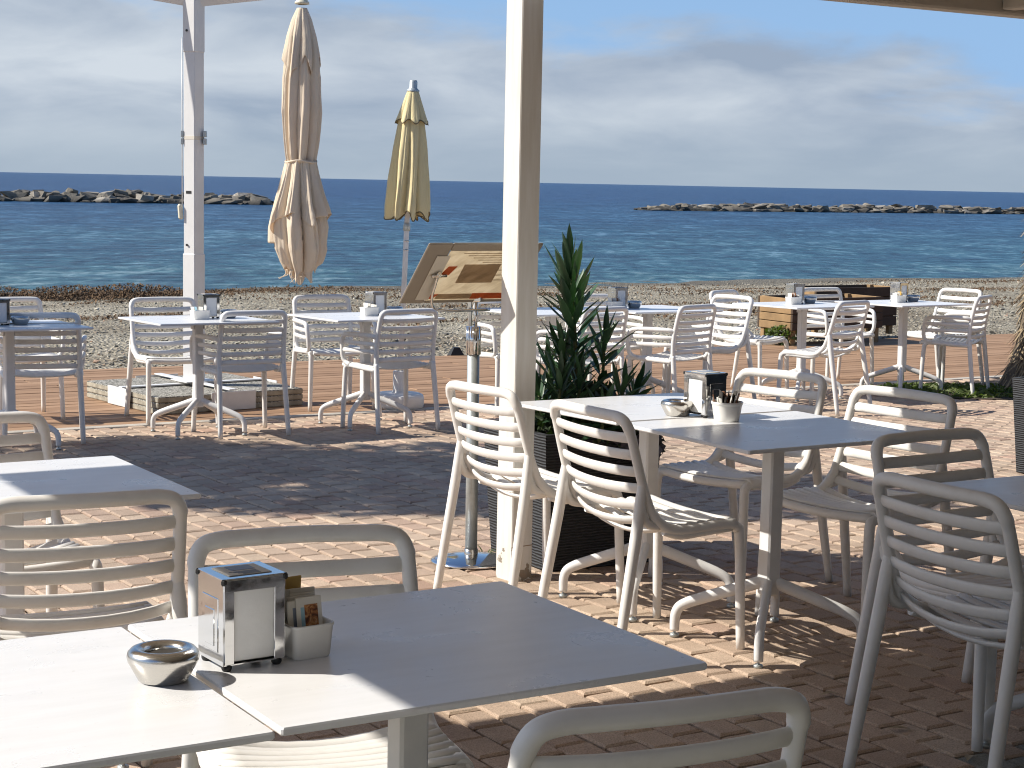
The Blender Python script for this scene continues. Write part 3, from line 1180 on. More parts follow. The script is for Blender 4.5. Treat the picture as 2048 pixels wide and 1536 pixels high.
# ------------------------------------------------------------------ tables
def make_table(lx, ly, name='table'):
    root = empty(name, Matrix.Identity(4), '-', 'table')
    q = MB()
    q.box((0, 0, .7435), (lx, ly, .013), None, .003)
    q.build('table_top', M['top'], root)
    q = MB()
    q.box((0, 0, .733), (.30, .07, .006), None, .001)
    q.box((0, 0, .7275), (.07, .30, .005), None, .001)
    for sx in (-1, 1):
        q.box((sx * .036, 0, .705), (.008, .05, .04), None, .002)
    q.build('bracket', M['white_metal'], root)
    q = MB()
    q.box((0, 0, .452), (.058, .058, .556), None, .006)
    q.build('column', M['white_metal'], root)
    for k in range(4):
        a = R(45 + 90 * k)
        dr = Vector((math.cos(a), math.sin(a), 0))
        pr = [(.005, .225), (.06, .204), (.15, .172), (.24, .140), (.285, .121), (.308, .105), (.319, .082), (.322, .055), (.322, .022)]
        q = MB()
        q.sweep(cr([dr * r_ + Vector((0, 0, z)) for r_, z in pr], 4), .0165, [.022, .022, .021, .02, .0185, .018, .0175, .0165], up=Vector((0, 0, 1)) + dr * .4, seg=8)
        lg = q.build('leg', M['white_metal'], root)
        q = MB()
        c_ = dr * .322
        q.lathe([(0.0, .032), (.005, .032), (.005, .014), (.005, .012), (.013, .012), (.016, .009), (.016, .0), (0, 0)], 12, (c_.x, c_.y, 0))
        q.build('glide', M['galv'], lg)
    register(root)
    return root


tprotoA = make_table(.80, .70)
tprotoB = make_table(.80, .80)
usedT = {}


def table(pr, x, y, deg, label, group):
    o = instance(pr, not usedT.get(pr), stand(x, y, deg + 90), label, group)
    usedT[pr] = True
    return stand(x, y, deg + 90)


A = 31.5
TG = 'white pedestal tables'
T = {}
T['1r'] = table(tprotoA, -.174, 3.067, 31.2, 'nearest white table with the napkin dispenser, right half of a pushed together pair', TG)
T['1l'] = table(tprotoA, -.174 - .808 * math.cos(R(31.2)), 3.067 - .808 * math.sin(R(31.2)) - .012, 31.2, 'sunlit white table top cut off by the bottom left corner', TG)
T['4n'] = table(tprotoA, .90, 5.96, 32, 'near shaded table of the double table right of the white post', TG)
T['4f'] = table(tprotoA, .90 - .705 * math.sin(R(32)), 5.96 + .705 * math.cos(R(32)), 32, 'far sunlit table of the double table, its corner touching the white post in view', TG)
T['2'] = table(tprotoA, -1.325, 4.60, A, 'white table cut off at the left edge behind the large shaded chair', TG)
T['3'] = table(tprotoA, 1.68, 4.78, 30, 'shaded white table cut off at the right edge', TG)
T['0'] = table(tprotoB, -3.06, 10.65, A, 'white table at the far left edge with a blue packet dish', TG)
T['5'] = table(tprotoB, -2.046, 11.41, A, 'white table in front of the cantilever mast', TG)
T['6'] = table(tprotoB, -1.0, 11.94, A, 'white table in front of the yellow parasol pole', TG)
T['7a'] = table(tprotoB, .284, 12.78, A, 'white table half hidden by the thick post and tall plant', TG)
T['7b'] = table(tprotoB, 1.02, 13.22, A, 'white table behind the armchair right of the tall plant', TG)
T['8'] = table(tprotoB, 2.32, 14.06, A, 'white table in front of the wooden boxes', TG)
T['9'] = table(tprotoB, 3.23, 14.52, A, 'rightmost white table by the deck near the palm', TG)


# ------------------------------------------------------------------ things on the tables
def make_dispenser():
    root = empty('napkin_dispenser', Matrix.Identity(4), '-', 'napkin dispenser')
    W_, D_, H_, z0 = .112, .100, .146, .010
    q = MB()
    for s_ in (-1, 1):
        q.box((s_ * W_ / 2, 0, z0 + H_ / 2), (.002, D_, H_), None, .0008)
        for f_ in (-1, 1):
            q.box((s_ * (W_ / 2 - .010), f_ * D_ / 2, z0 + H_ / 2), (.018, .002, H_ - .004), None, .0008)
    q.box((0, 0, z0 + H_ + .001), (W_ + .004, D_ + .004, .003), None, .001)
    for f_ in (-1, 1):
        q.box((0, f_ * (D_ / 2 + .0015), z0 + H_ - .010), (W_, .002, .020), None, .0008)
    q.box((0, 0, z0 + .001), (W_ - .004, D_ - .004, .002))
    body = q.build('body', M['mirror'], root)
    for s_ in (-1, 1):
        q = MB()
        fr = [(-.028, .028), (.028, .028), (.028, .112), (.012, .112), (.012, .092), (-.004, .092), (-.004, .112), (-.028, .112)]
        q.box((s_ * (W_ / 2 + .0012), 0, z0 + .066), (.0022, .062, .092), None, .001)
        q.box((s_ * (W_ / 2 + .0026), 0, z0 + .060), (.0018, .036, .062), None, .0009)
        q.build('side_panel', M['mirror'], body)
    for f_ in (-1, 1):
        V, F = [], []
        g = random.Random(4 + f_)
        nx, nz = 8, 10
        for j in range(nz):
            for i in range(nx):
                x = -.044 + .088 * i / (nx - 1)
                z = z0 + .008 + .120 * j / (nz - 1)
                b_ = .0035 * math.sin(math.pi * i / (nx - 1)) * (.5 + .5 * math.sin(2.6 * j / nz)) + g.uniform(0, .0007)
                if j == 4:
                    b_ -= .0012
                V.append((x, f_ * (D_ / 2 - .004 + b_), z))
        for j in range(nz - 1):
            for i in range(nx - 1):
                a_ = j * nx + i
                F.append((a_, a_ + 1, a_ + nx + 1, a_ + nx))
        q = MB()
        q.add(V, F)
        q.build('napkin', M['napkin'], root)
    q = MB()
    q.box((0, 0, z0 + .064), (.092, D_ - .014, .118))
    q.build('napkin_stack', M['napkin'], root)
    for s_ in (-1, 1):
        for f_ in (-1, 1):
            q = MB()
            q.box((s_ * W_ / 2, f_ * (D_ / 2 + .001), z0 + H_ - .003), (.010, .008, .011), None, .003)
            q.build('corner_cap', M['black'], root)
            q = MB()
            q.lathe([(0, 0), (.007, 0), (.009, .004), (.009, z0 + .001), (0, z0 + .001)], 12, (s_ * (W_ / 2 - .010), f_ * (D_ / 2 - .010), 0))
            q.build('foot', M['black'], root)
    q = MB()
    q.box((0, .0, z0 + H_ + .0032), (.078, .070, .0012))
    lab = q.build('top_label', M['pale_print'], root)
    q = MB()
    q.box((.002, .012, z0 + H_ + .0041), (.044, .030, .0008))
    for k in range(4):
        q.box((-.004 + k * .003, -.012 - k * .006, z0 + H_ + .0041), (.050 - .006 * k, .0022, .0008))
    q.build('label_print', M['label_grey'], lab)
    register(root)
    return root


def make_ashtray():
    root = empty('ashtray', Matrix.Identity(4), '-', 'ashtray')
    q = MB()
    q.lathe([(0, .0), (.038, 0), (.041, .003), (.050, .020), (.0575, .034), (.0590, .041), (.0575, .048), (.052, .0535), (.046, .0555), (.041, .0552), (.035, .0530), (.0315, .050), (.0300, .046), (.0300, .036)], 48)
    q.build('bowl', M['steel'], root)
    q = MB()
    q.lathe([(0, .044), (.0304, .044)], 24)  # flat dark disc in place of the shaded hollow
    q.build('hole_disc', M['hole_shade'], root)
    register(root)
    return root


def make_caddy():
    root = empty('packet_dish', Matrix.Identity(4), '-', 'dish')
    q = MB()
    # open rounded box, slightly wider at the top
    def ring(x, y, z, b=.012, n=4):
        P = []
        for (cx_, cy_, a0) in ((x - b, y - b, 0), (-x + b, y - b, 90), (-x + b, -y + b, 180), (x - b, -y + b, 270)):
            for k in range(n + 1):
                a = R(a0 + 90 * k / n)
                P.append((cx_ + b * math.cos(a), cy_ + b * math.sin(a), z))
        return P
    rings = [ring(.034, .052, 0), ring(.036, .054, .004), ring(.0395, .0575, .054), ring(.041, .059, .056), ring(.041, .059, .060), ring(.038, .056, .060), ring(.036, .054, .045), ring(.033, .051, .006)]
    k_ = len(rings[0])
    V = [p for r_ in rings for p in r_]
    F = []
    for i in range(len(rings) - 1):
        for j in range(k_):
            F.append((i * k_ + j, i * k_ + (j + 1) % k_, (i + 1) * k_ + (j + 1) % k_, (i + 1) * k_ + j))
    q.add(V, F)
    q.add(rings[0], [tuple(reversed(range(k_)))], False)
    q.add(rings[-1], [tuple(range(k_))], False)
    q.build('dish_body', M['ceramic'], root)
    register(root)
    return root


def make_bowl():
    root = empty('packet_bowl', Matrix.Identity(4), '-', 'bowl')
    q = MB()
    q.lathe([(0, 0), (.042, 0), (.044, .002), (.047, .020), (.053, .055), (.0535, .058), (.0555, .060), (.057, .066), (.056, .069), (.053, .069), (.051, .064), (.050, .050), (.044, .008), (0, .006)], 40)
    q.build('bowl_body', M['ceramic'], root)
    register(root)
    return root


disp, ash, cad, bowl = make_dispenser(), make_ashtray(), make_caddy(), make_bowl()
usedI = {}


def on_table(pr, T4, x, y, rot, label, group=None, dz=0.0):
    """x,y in the table's own frame"""
    mt = T4 @ Matrix.Translation((x, y, .7502 + dz)) @ Matrix.Rotation(R(rot), 4, 'Z')
    o = instance(pr, not usedI.get(pr), mt, label, group)
    usedI[pr] = True
    return mt


def packet(mt, x, y, z, rot, tilt, w, hgt, mats, label, group, lean=0.0):
    q = MB()
    q.box((0, 0, hgt / 2), (w, .0035, hgt), None, .0012)
    o = q.build('sugar_packet', M[mats[0]])
    tag(o, label, 'packet', group)
    o.matrix_world = mt @ Matrix.Translation((x, y, z)) @ Matrix.Rotation(R(rot), 4, 'Z') @ Matrix.Rotation(R(tilt), 4, 'X') @ Matrix.Rotation(R(lean), 4, 'Y')
    if len(mats) > 1:
        q = MB()
        q.box((w * .06, -.0022, hgt * .55), (w * .52, .0006, hgt * .62))
        p = q.build('print', M[mats[1]], o)
        if len(mats) > 2:
            q = MB()
            q.box((-w * .27, -.0022, hgt * .52), (w * .14, .0006, hgt * .60))
            q.build('print', M[mats[2]], o)
    return o


DG = 'napkin dispensers on the tables'
# nearest table, table frame: x along shore, y towards the sea
on_table(disp, T['1r'], -.312, .020, 3, 'large napkin dispenser on the nearest table', DG)
on_table(ash, T['1r'], -.467, -.025, 20, 'round brushed steel ashtray on the nearest table', 'steel ashtrays')
mt = on_table(cad, T['1r'], -.198, .034, 3, 'rectangular white dish of packets right of the nearest napkin dispenser', 'white packet dishes')
g = random.Random(8)
PG = 'packets standing in the nearest white dish'
packet(mt, .004, -.040, .008, 2, -10, .050, .096, ('packet', 'picture', 'packet_blue'), 'packet with brown and blue picture at the front of the nearest dish', PG)
packet(mt, -.018, -.031, .008, 4, -8, .034, .090, ('packet', 'label_grey'), 'narrow packet with grey lettering at the front left of the nearest dish', PG)
for k in range(6):
    packet(mt, g.uniform(-.008, .010), -.018 + k * .011, .008, g.uniform(-6, 6), -8 + k * 1.5, .048, .100 + g.uniform(-.008, .008), ('packet',), 'plain pale packet in the nearest dish, %s behind the pictured one' % ('first', 'second', 'third', 'fourth', 'fifth', 'sixth')[k], PG)
packet(mt, -.004, .045, .008, 5, 4, .052, .118, ('packet_gold',), 'gold packet at the back of the nearest dish', PG)

# double table
on_table(disp, T['4n'], -.01, .375, -84, 'napkin dispenser with sunlit white face on the double table', DG)
on_table(ash, T['4n'], -.095, .425, 0, 'steel ashtray left of the dispenser on the double table', 'steel ashtrays')
mt = on_table(bowl, T['4n'], -.02, .235, 0, 'round white bowl packed with small packets on the double table')
for k in range(16):
    a = g.uniform(0, 6.28)
    r_ = g.uniform(.004, .036)
    packet(mt, math.cos(a) * r_, math.sin(a) * r_, .012, g.uniform(-30, 30) + 60, g.uniform(-16, 16), .030, g.uniform(.075, .098), (('packet_brown', 'packet', 'packet_dark')[k % 3],), 'small %s packet stuffed into the round white bowl' % ('brown', 'pale', 'dark')[k % 3], 'packets in the round bowl', g.uniform(-12, 12))

rowitems = [('0', -.06, .02, 'on the far left table', 'packet_blue'), ('5', .10, .06, 'on the table in front of the cantilever mast', 'packet_blue'), ('6', .12, .08, 'on the table in front of the yellow parasol', 'packet'), ('7b', -.21, .10, 'just right of the tall plant', 'packet_brown'), ('8', .02, .12, 'on the table in front of the wooden boxes', 'packet_brown'), ('9', .06, .12, 'on the rightmost deck table', 'packet_gold')]
for key, x, y, where, pm in rowitems:
    on_table(disp, T[key], x, y, 4 + g.uniform(-6, 6), 'napkin dispenser ' + where, DG)
    mt = on_table(cad, T[key], x - .10, y - .10, 94, 'small white packet dish ' + where, 'white packet dishes')
    for k in range(5):
        packet(mt, g.uniform(-.01, .01), -.036 + k * .018, .008, g.uniform(-12, 12), g.uniform(-12, 8), .048, g.uniform(.062, .085), (pm if k % 2 else 'packet',), ('coloured' if k % 2 and pm != 'packet' else 'pale') + ' packet in the small dish ' + where, 'packets in small dishes along the deck')
    on_table(ash, T[key], x + .13, y - .03, 0, 'low ashtray ' + where, 'steel ashtrays')

# ------------------------------------------------------------------ roof and post
ROOF_Z = 2.35
c0 = Vector((-3.38, 4.64, 0))
perg = empty('pergola', Matrix.Translation((.022, 6.985, gz(nof(.022, 6.985)))), 'white pergola with a thick square post, its roof edge in the top right corner', 'pergola')


def roof_box(name, u0, u1, n0, n1, z0, z1, mat, bev=.006):
    """u,n measured from the roof's left front corner; n negative = towards the camera"""
    q = MB()
    cc = c0 + E1 * ((u0 + u1) / 2) + NN * ((n0 + n1) / 2)
    q.box((cc.x, cc.y, (z0 + z1) / 2), (u1 - u0, n1 - n0, z1 - z0), rotz, bev)
    o = q.build(name, mat, perg)
    o.matrix_world = Matrix.Identity(4)
    return o


roof_box('roof_panel', 0.10, 16, -11, -.10, ROOF_Z + .10, ROOF_Z + .16, M['roof_panel'])
roof_box('front_beam', 0, 16, -.09, 0, ROOF_Z + .0, ROOF_Z + .17, M['roof'], .01)
roof_box('gutter_lip', 0, 16, .003, .035, ROOF_Z + .004, ROOF_Z + .05, M['roof'], .006)
roof_box('side_beam', 0, .09, -11, -.093, ROOF_Z, ROOF_Z + .17, M['roof'], .01)
for k in range(9):
    roof_box('rafter', 1.3 + k * 1.7, 1.38 + k * 1.7, -11, -.093, ROOF_Z + .02, ROOF_Z + .098, M['roof'])
q = MB()
q.box((0, 0, 1.28), (.105, .105, 2.58), Matrix.Rotation(R(38), 4, 'Z'), .004)
post = q.build('post', M['post'], perg)
q = MB()
rp = Matrix.Rotation(R(38), 4, 'Z')
for dx in (-.018,):
    p0 = rp @ Vector((dx, -.0535, .115))
    p1 = rp @ Vector((dx, -.0575, .115))
    q.sweep([p0, p1], .006, seg=8)
q.build('bolt', M['black'], post)
q = MB()
q.box(tuple(rp @ Vector((.0, -.0526, .137))), (.104, .003, .003), rp)
q.build('seam', M['brown_print'], post)
# unseen building, added behind the camera to cut the sky fill
FN = -4.6
rest = empty('sky_block_building', Matrix.Translation(un(2, FN)), 'unseen low building added behind the terrace to block sky light', 'building')
q = MB()
q.box((0, -1.5, 1.9), (26, 3.0, 3.8), None, .02)
o = q.build('wall', M['facade'], rest)
o.matrix_local = Matrix.Rotation(ANG, 4, 'Z')
for k in range(7):
    q = MB()
    q.box((-10.5 + k * 3.5, .004, 1.25), (2.4, .02, 2.1), None, .005)
    o = q.build('window', M['glass_dark'], rest)
    o.matrix_local = Matrix.Rotation(ANG, 4, 'Z')

# ------------------------------------------------------------------ menu stand
ms = empty('menu_stand', stand(-.158, 7.295, 90), 'tilted menu board on a grey pole with round steel foot, left of the white post', 'menu stand')
q = MB()
q.lathe([(0, 0), (.168, 0), (.172, .004), (.170, .010), (.150, .017), (.09, .026), (.034, .032), (.0, .032)], 48)
q.build('foot_plate', M['chrome'], ms)
q = MB()
q.lathe([(.0285, .030), (.0285, .055), (.026, .056)], 24)
q.build('collar', M['steel'], ms)
q = MB()
q.sweep([(0, 0, .03), (.003, 0, .88)], .0255, seg=24)
q.build('pole', M['galv'], ms)
q = MB()
q.sweep([(.003, 0, .876), (.003, 0, .995)], .0275, seg=24)
for k in range(8):
    a = R(45 * k)
    q.sweep([(.003 + .0275 * math.cos(a), .0275 * math.sin(a), .877), (.003 + .0275 * math.cos(a), .0275 * math.sin(a), .994)], .004, seg=6)
q.build('clamp_sleeve', M['chrome'], ms)
q = MB()
q.box((-.013, 0, 1.04), (.016, .03, .12), None, .003)
q.sweep([(.012, 0, .98), (.012, 0, 1.10)], .007, seg=10)
q.box((.0, 0, 1.108), (.068, .05, .022), None, .004)
q.build('head', M['chrome'], ms)
# board frame: local x along the board, local y up its slope (towards the camera and up)
bx = E1.copy()
by = (-NN * .24 + Vector((0, 0, .235))).normalized()
bz = bx.cross(by)
bm4 = Matrix((bx, by, bz)).transposed().to_4x4()
bcx = Matrix.Translation((-.004, -.165, 1.222)) @ bm4
BW, BH = .53, .355


def board_piece(name, x, y, w, hgt, zoff, th, mat, parent, shear=0.0):
    q = MB()
    P = [(x - w / 2 , y - hgt / 2), (x + w / 2, y - hgt / 2), (x + w / 2 + shear, y + hgt / 2), (x - w / 2 + shear, y + hgt / 2)]
    V = [bcx @ Vector((a, b_, zoff - th / 2)) for a, b_ in P] + [bcx @ Vector((a, b_, zoff + th / 2)) for a, b_ in P]
    q.add(V, [(3, 2, 1, 0), (4, 5, 6, 7), (0, 1, 5, 4), (1, 2, 6, 5), (2, 3, 7, 6), (3, 0, 4, 7)], False)
    return q.build(name, mat, parent)


q = MB()
q.box((-BW / 2 + .055, 0, 0), (.11, BH - .002, .010), None, .004)
q.box((BW / 2 - .0125, 0, 0), (.025, BH - .002, .010), None, .004)
q.box((.043, BH / 2 - .022, 0), (BW - .135, .043, .0098), None, .004)
q.box((.043, -BH / 2 + .008, 0), (BW - .135, .015, .0098), None, .004)
q.v = [tuple(bcx @ Vector(p)) for p in q.v]
board = q.build('board', M['board'], ms)
# the sheets show through from the camera side
UND = .0075
board_piece('pale_border', -.175, -.02, .06, .26, UND, .002, M['pale_print'], board)
board_piece('menu_sheet', .044, -.012, .392, .300, UND - .006, .0012, M['parchment'], board)
board_piece('faded_panel', .03, .0, .17, .11, UND - .0035, .0008, M['parchment_dark'], board)
board_piece('orange_bar', .145, -.137, .185, .034, UND - .0035, .0008, M['orange_sheet'], board)
board_piece('yellow_bar', -.03, -.137, .165, .030, UND - .0035, .0008, M['parchment_dark'], board)
board_piece('orange_mark', -.125, .02, .04, .05, UND - .0030, .0008, M['orange_sheet'], board, .02)
board_piece('orange_mark', -.150, -.135, .045, .028, UND - .0020, .0008, M['orange'], board, .02)
for k in range(6):
    board_piece('text_line', .04 + .012 * k, .120 - k * .013, .25 - .03 * k, .003, UND - .0035, .0008, M['parchment_dark'], board)
for k in range(3):
    board_piece('text_line', .15, .02 - k * .03, .07, .004, UND - .0035, .0008, M['parchment_dark'], board)
q = MB()
pth = [bcx @ Vector(p) for p in [(-.165, .005, .016), (-.160, -.04, .024), (-.155, -.10, .034), (-.13, -.158, .045), (-.07, -.172, .05), (.0, -.172, .052), (.14, -.172, .05)]]
q.sweep(cr(pth, 5), .0055, seg=8)
q.build('bent_rod', M['chrome'], ms)
q = MB()
q.sweep([bcx @ Vector((-.19, .0, .014)), bcx @ Vector((-.125, .006, .018))], .007, seg=8)
q.sweep([bcx @ Vector((-.165, -.012, .012)), bcx @ Vector((-.165, .022, .022))], .009, seg=8)
q.build('clamp', M['steel'], ms)

# ------------------------------------------------------------------ planters and plants
def planter(x, y, deg, label, s_top=.56, s_bot=.50, hgt=.57):
    root = empty('planter', stand(x, y, deg + 90), label, 'planter', 'dark ribbed planters')
    q = MB()
    t, b_ = s_top / 2, s_bot / 2
    def sq(r_, z):
        return [(-r_, -r_, z), (r_, -r_, z), (r_, r_, z), (-r_, r_, z)]
    R_ = [sq(b_, .0), sq(t, hgt - .004), sq(t - .002, hgt), sq(t - .028, hgt), sq(t - .032, hgt - .05)]
    V = [p for r_ in R_ for p in r_]
    F = [(3, 2, 1, 0)]
    for i in range(len(R_) - 1):
        for j in range(4):
            F.append((i * 4 + j, i * 4 + (j + 1) % 4, i * 4 + 4 + (j + 1) % 4, i * 4 + 4 + j))
    q.add(V, F, False)
    q.build('pot', M['planter'], root)
    q = MB()
    q.add(sq(t - .03, hgt - .035), [(0, 1, 2, 3)], False)
    q.build('soil', M['soil'], root)
    return root


PX, PY = .262, 7.43
planter(PX, PY, 28, 'tall dark grey ribbed planter right behind the white post')
planter(3.27, 9.98, 31.5, 'dark ribbed planter cut off by the right edge', .56, .50, .55)


def leaf_mesh(L, W_, bend, name='leaf'):
    q = MB()
    V, F = [], []
    st = [(0, .12), (.18, .55), (.42, .95), (.65, .9), (.85, .5), (1.0, .02)]
    for t, w in st:
        y = t * L
        z = -bend * L * t * t
        hw = w * W_ / 2
        V += [(-hw, y, z + hw * .35), (0, y, z), (hw, y, z + hw * .35)]
    for i in range(len(st) - 1):
        a = i * 3
        F += [(a, a + 1, a + 4, a + 3), (a + 1, a + 2, a + 5, a + 4)]
    q.add(V, F)
    return q.mesh(name)


leafs = []
for L, W_, b_ in ((.18, .032, -.12), (.18, .030, .05), (.16, .030, -.05), (.15, .028, -.10), (.15, .028, .10)):
    me = leaf_mesh(L, W_, b_)
    me.materials.append(M['leaf'])
    leafs.append(me)

ZS = .54
pl = empty('shrub', stand(PX, PY, 90, ZS), 'tall dark green shrub of whorled pointed leaves in the planter by the post', 'plant')
pm4 = stand(PX, PY, 90, ZS)
g = random.Random(17)
stems = MB()


def whorl(base, top, t0, count, scale, a_low, a_high, names='leaf'):
    base, top = Vector(base), Vector(top)
    ax = (top - base)
    for k in range(count):
        t = t0 + (1 - t0) * (k / (count - 1)) ** .9
        p = base + ax * t
        az = k * 2.39996 + g.uniform(-.25, .25)
        elev = R(a_low + (a_high - a_low) * (k / (count - 1)) ** 1.3 + g.uniform(-7, 7))
        o = bpy.data.objects.new(names, leafs[g.randrange(5)])
        COL.objects.link(o)
        o.parent = pl
        tl = ax.normalized()
        q_ = Vector((0, 0, 1)).rotation_difference(tl).to_matrix().to_4x4()
        s_ = scale * g.uniform(.8, 1.12) * (1.0 if k < count * .8 else .82)
        o.matrix_local = Matrix.Translation(p) @ q_ @ Matrix.Rotation(az, 4, 'Z') @ Matrix.Rotation(elev, 4, 'X') @ Matrix.Scale(s_, 4)


# main spire and side rosettes; x right, y away from the camera
spire = ((.0, -.10, .02), (-.02, -.09, .70))
stems.sweep(cr([(.01, -.1, -.03), spire[0], (.01, -.10, .25), spire[1]], 4), [.014, .012, .011, .006], seg=8)
whorl((.01, -.10, .24), spire[1], 0.0, 60, 1.22, 14, 78)
ros = [((-.12, -.16, .0), (-.15, -.20, .20), .85), ((-.07, -.24, .0), (-.06, -.30, .24), .85), ((.0, -.2, .0), (.02, -.26, .24), .85), ((.08, -.05, .05), (.13, -.04, .40), .95), ((.15, -.18, .0), (.20, -.22, .22), .85), ((-.02, .02, .05), (.0, .04, .33), .9), ((.2, .0, .0), (.27, .0, .18), .85), ((-.08, .05, .0), (-.10, .08, .30), .85), ((.1, -.26, .0), (.11, -.33, .12), .8), ((-.04, -.1, .05), (-.05, -.14, .36), .9)]
for b_, t_, sc in ros:
    mid = (Vector(b_) + Vector(t_)) * .5 + Vector((g.uniform(-.02, .02), g.uniform(-.02, .02), -.01))
    stems.sweep(cr([(b_[0] * .7, b_[1] * .7, -.03), b_, mid, t_], 3), [.010, .009, .008, .005], seg=6)
    whorl(b_, t_, .30, 24, sc * 1.12, 12, 76)
so = stems.build('stems', M['stem'], pl)


def leaf_cloud(name, center, rad, count, size, mat, seed, parent=None, flat=.6, hang=0.0, aspect=.55):
    g = random.Random(seed)
    q = MB()
    for k in range(count):
        while True:
            p = Vector((g.uniform(-1, 1), g.uniform(-1, 1), g.uniform(-1, 1)))
            if p.length < 1:
                break
        p = p * (p.length ** -.35 if p.length > .05 else 1)
        c_ = Vector(center) + Vector((p.x * rad[0], p.y * rad[1], p.z * rad[2]))
        dr = Vector((g.gauss(0, 1), g.gauss(0, 1), g.gauss(0, flat) - hang)).normalized()
        sd = dr.cross(Vector((g.gauss(0, 1), g.gauss(0, 1), g.gauss(0, 1)))).normalized()
        up_ = sd.cross(dr)
        s_ = size * g.uniform(.6, 1.3)
        a, b_ = dr * s_, sd * s_ * aspect * .5
        q.add([c_, c_ + a * .45 + b_ + up_ * s_ * .1, c_ + a, c_ + a * .45 - b_ + up_ * s_ * .1], [(0, 1, 2, 3)], False)
    o = q.build(name, mat, parent)
    return o


fo = leaf_cloud('undergrowth', (0, -.02, .05), (.27, .27, .17), 2200, .050, M['leaf_dark'], 5, pl)
fo['kind'] = 'stuff'
tf = empty('trailing_flowers', stand(PX + .20, PY - .02, 90, .50), 'dark trailing flowers spilling over the right rim of the planter', 'flowers')
f1 = leaf_cloud('petals', (.07, -.14, .02), (.10, .12, .09), 520, .036, M['petal_dark'], 6, tf, .6, .3, .9)
f1['kind'] = 'stuff'
f2 = leaf_cloud('foliage', (.04, -.10, .03), (.13, .15, .08), 420, .032, M['leaf_dark'], 7, tf, .6, .2)
f2['kind'] = 'stuff'
p2 = empty('leafy_plant', stand(3.27, 9.98, 90, .52), 'low leafy green plant in the planter at the right edge', 'plant')
f3 = leaf_cloud('foliage', (0, 0, .06), (.27, .27, .11), 900, .075, M['leaf'], 9, p2, .5)
f3['kind'] = 'stuff'

# weed in the paving by the menu stand
wd = empty('grass_tuft', stand(-.10, 7.42, 90), 'tiny green weed growing between the pavers beside the menu stand foot', 'weed')
q = MB()
g = random.Random(2)
for k in range(16):
    a = g.uniform(0, 6.28)
    L = g.uniform(.03, .07)
    dr = Vector((math.cos(a), math.sin(a), g.uniform(.1, .8)))
    sd = Vector((-math.sin(a), math.cos(a), 0)) * .003
    q.add([-sd, sd, dr * L * .6 + sd, dr * L * .6 - sd, dr * L + Vector((0, 0, -.01))], [(0, 1, 2, 3), (3, 2, 4)], False)
q.build('blades', M['weed'], wd)

# ------------------------------------------------------------------ closed parasols
def folded(prof, nfold, seed, nth=144, nz=70, dep=(.1, .45), twist=0.0, hem=None, jit=.04):
    """closed cloth: prof = [(z, R)...] top to bottom; lobed section; hem(theta) lowers/raises the lower edge"""
    g = random.Random(seed)
    zt, zb = prof[0][0], prof[-1][0]
    zz = [p[0] for p in prof][::-1]
    rr = [p[1] for p in prof][::-1]
    ph = [g.uniform(-.22, .22) for _ in range(nfold)]
    am = [g.uniform(.6, 1.25) for _ in range(nfold)]
    V, F = [], []
    for j in range(nz + 1):
        t = j / nz
        for i in range(nth):
            th = 2 * math.pi * i / nth
            zlow = zb + (hem(th) if hem else 0)
            z = zt + (zlow - zt) * t
            R_ = float(np.interp(z, zz, rr)) if z > zb else rr[0]
            x = (th / (2 * math.pi) * nfold + twist * t + .35 * noise.noise((math.cos(th) * 1.5, math.sin(th) * 1.5, z * 1.3 + seed))) % nfold
            k = int(x) % nfold
            fr = x - int(x)
            sh = abs(math.sin(math.pi * fr)) ** .62 - .16 * (1 - abs(math.sin(2 * math.pi * fr + 1.1 * k))) ** 2
            dpt = dep[0] + (dep[1] - dep[0]) * t
            r_ = R_ * (1 - dpt * am[k] * (1 - sh)) * (1 + jit * noise.noise((math.cos(th) * 4, math.sin(th) * 4, z * 5 + seed)))
            # skewed folds
            th2 = th + .10 * dpt * math.sin(2 * math.pi * fr)
            V.append((r_ * math.cos(th2), r_ * math.sin(th2), z))
    for j in range(nz):
        for i in range(nth):
            q_ = (i + 1) % nth
            F.append((j * nth + i, (j + 1) * nth + i, (j + 1) * nth + q_, j * nth + q_))
    mb_ = MB()
    mb_.add(V, F)
    mb_.hem = [V[nz * nth + i] for i in range(nth)]
    return mb_


def thicken(o, t):
    md = o.modifiers.new('cloth_thickness', 'SOLIDIFY')
    md.thickness = t


# cream cantilever parasol
CX, CY = -2.393, 13.156
HX, HY = -1.585, 13.05
cz = ZDECK
cu = empty('cantilever_parasol', Matrix.Translation((CX, CY, cz)), 'square white cantilever mast with a closed cream parasol hanging from its arm', 'parasol')
rm = Matrix.Rotation(R(-31.5), 4, 'Z')


def wpart(q, name, mat, parent=cu):
    o = q.build(name, mat, parent)
    if parent is cu:
        o.location = (-CX, -CY, -cz)
    return o


def lp(x, y, z):
    return Vector((x - CX, y - CY, z - cz))


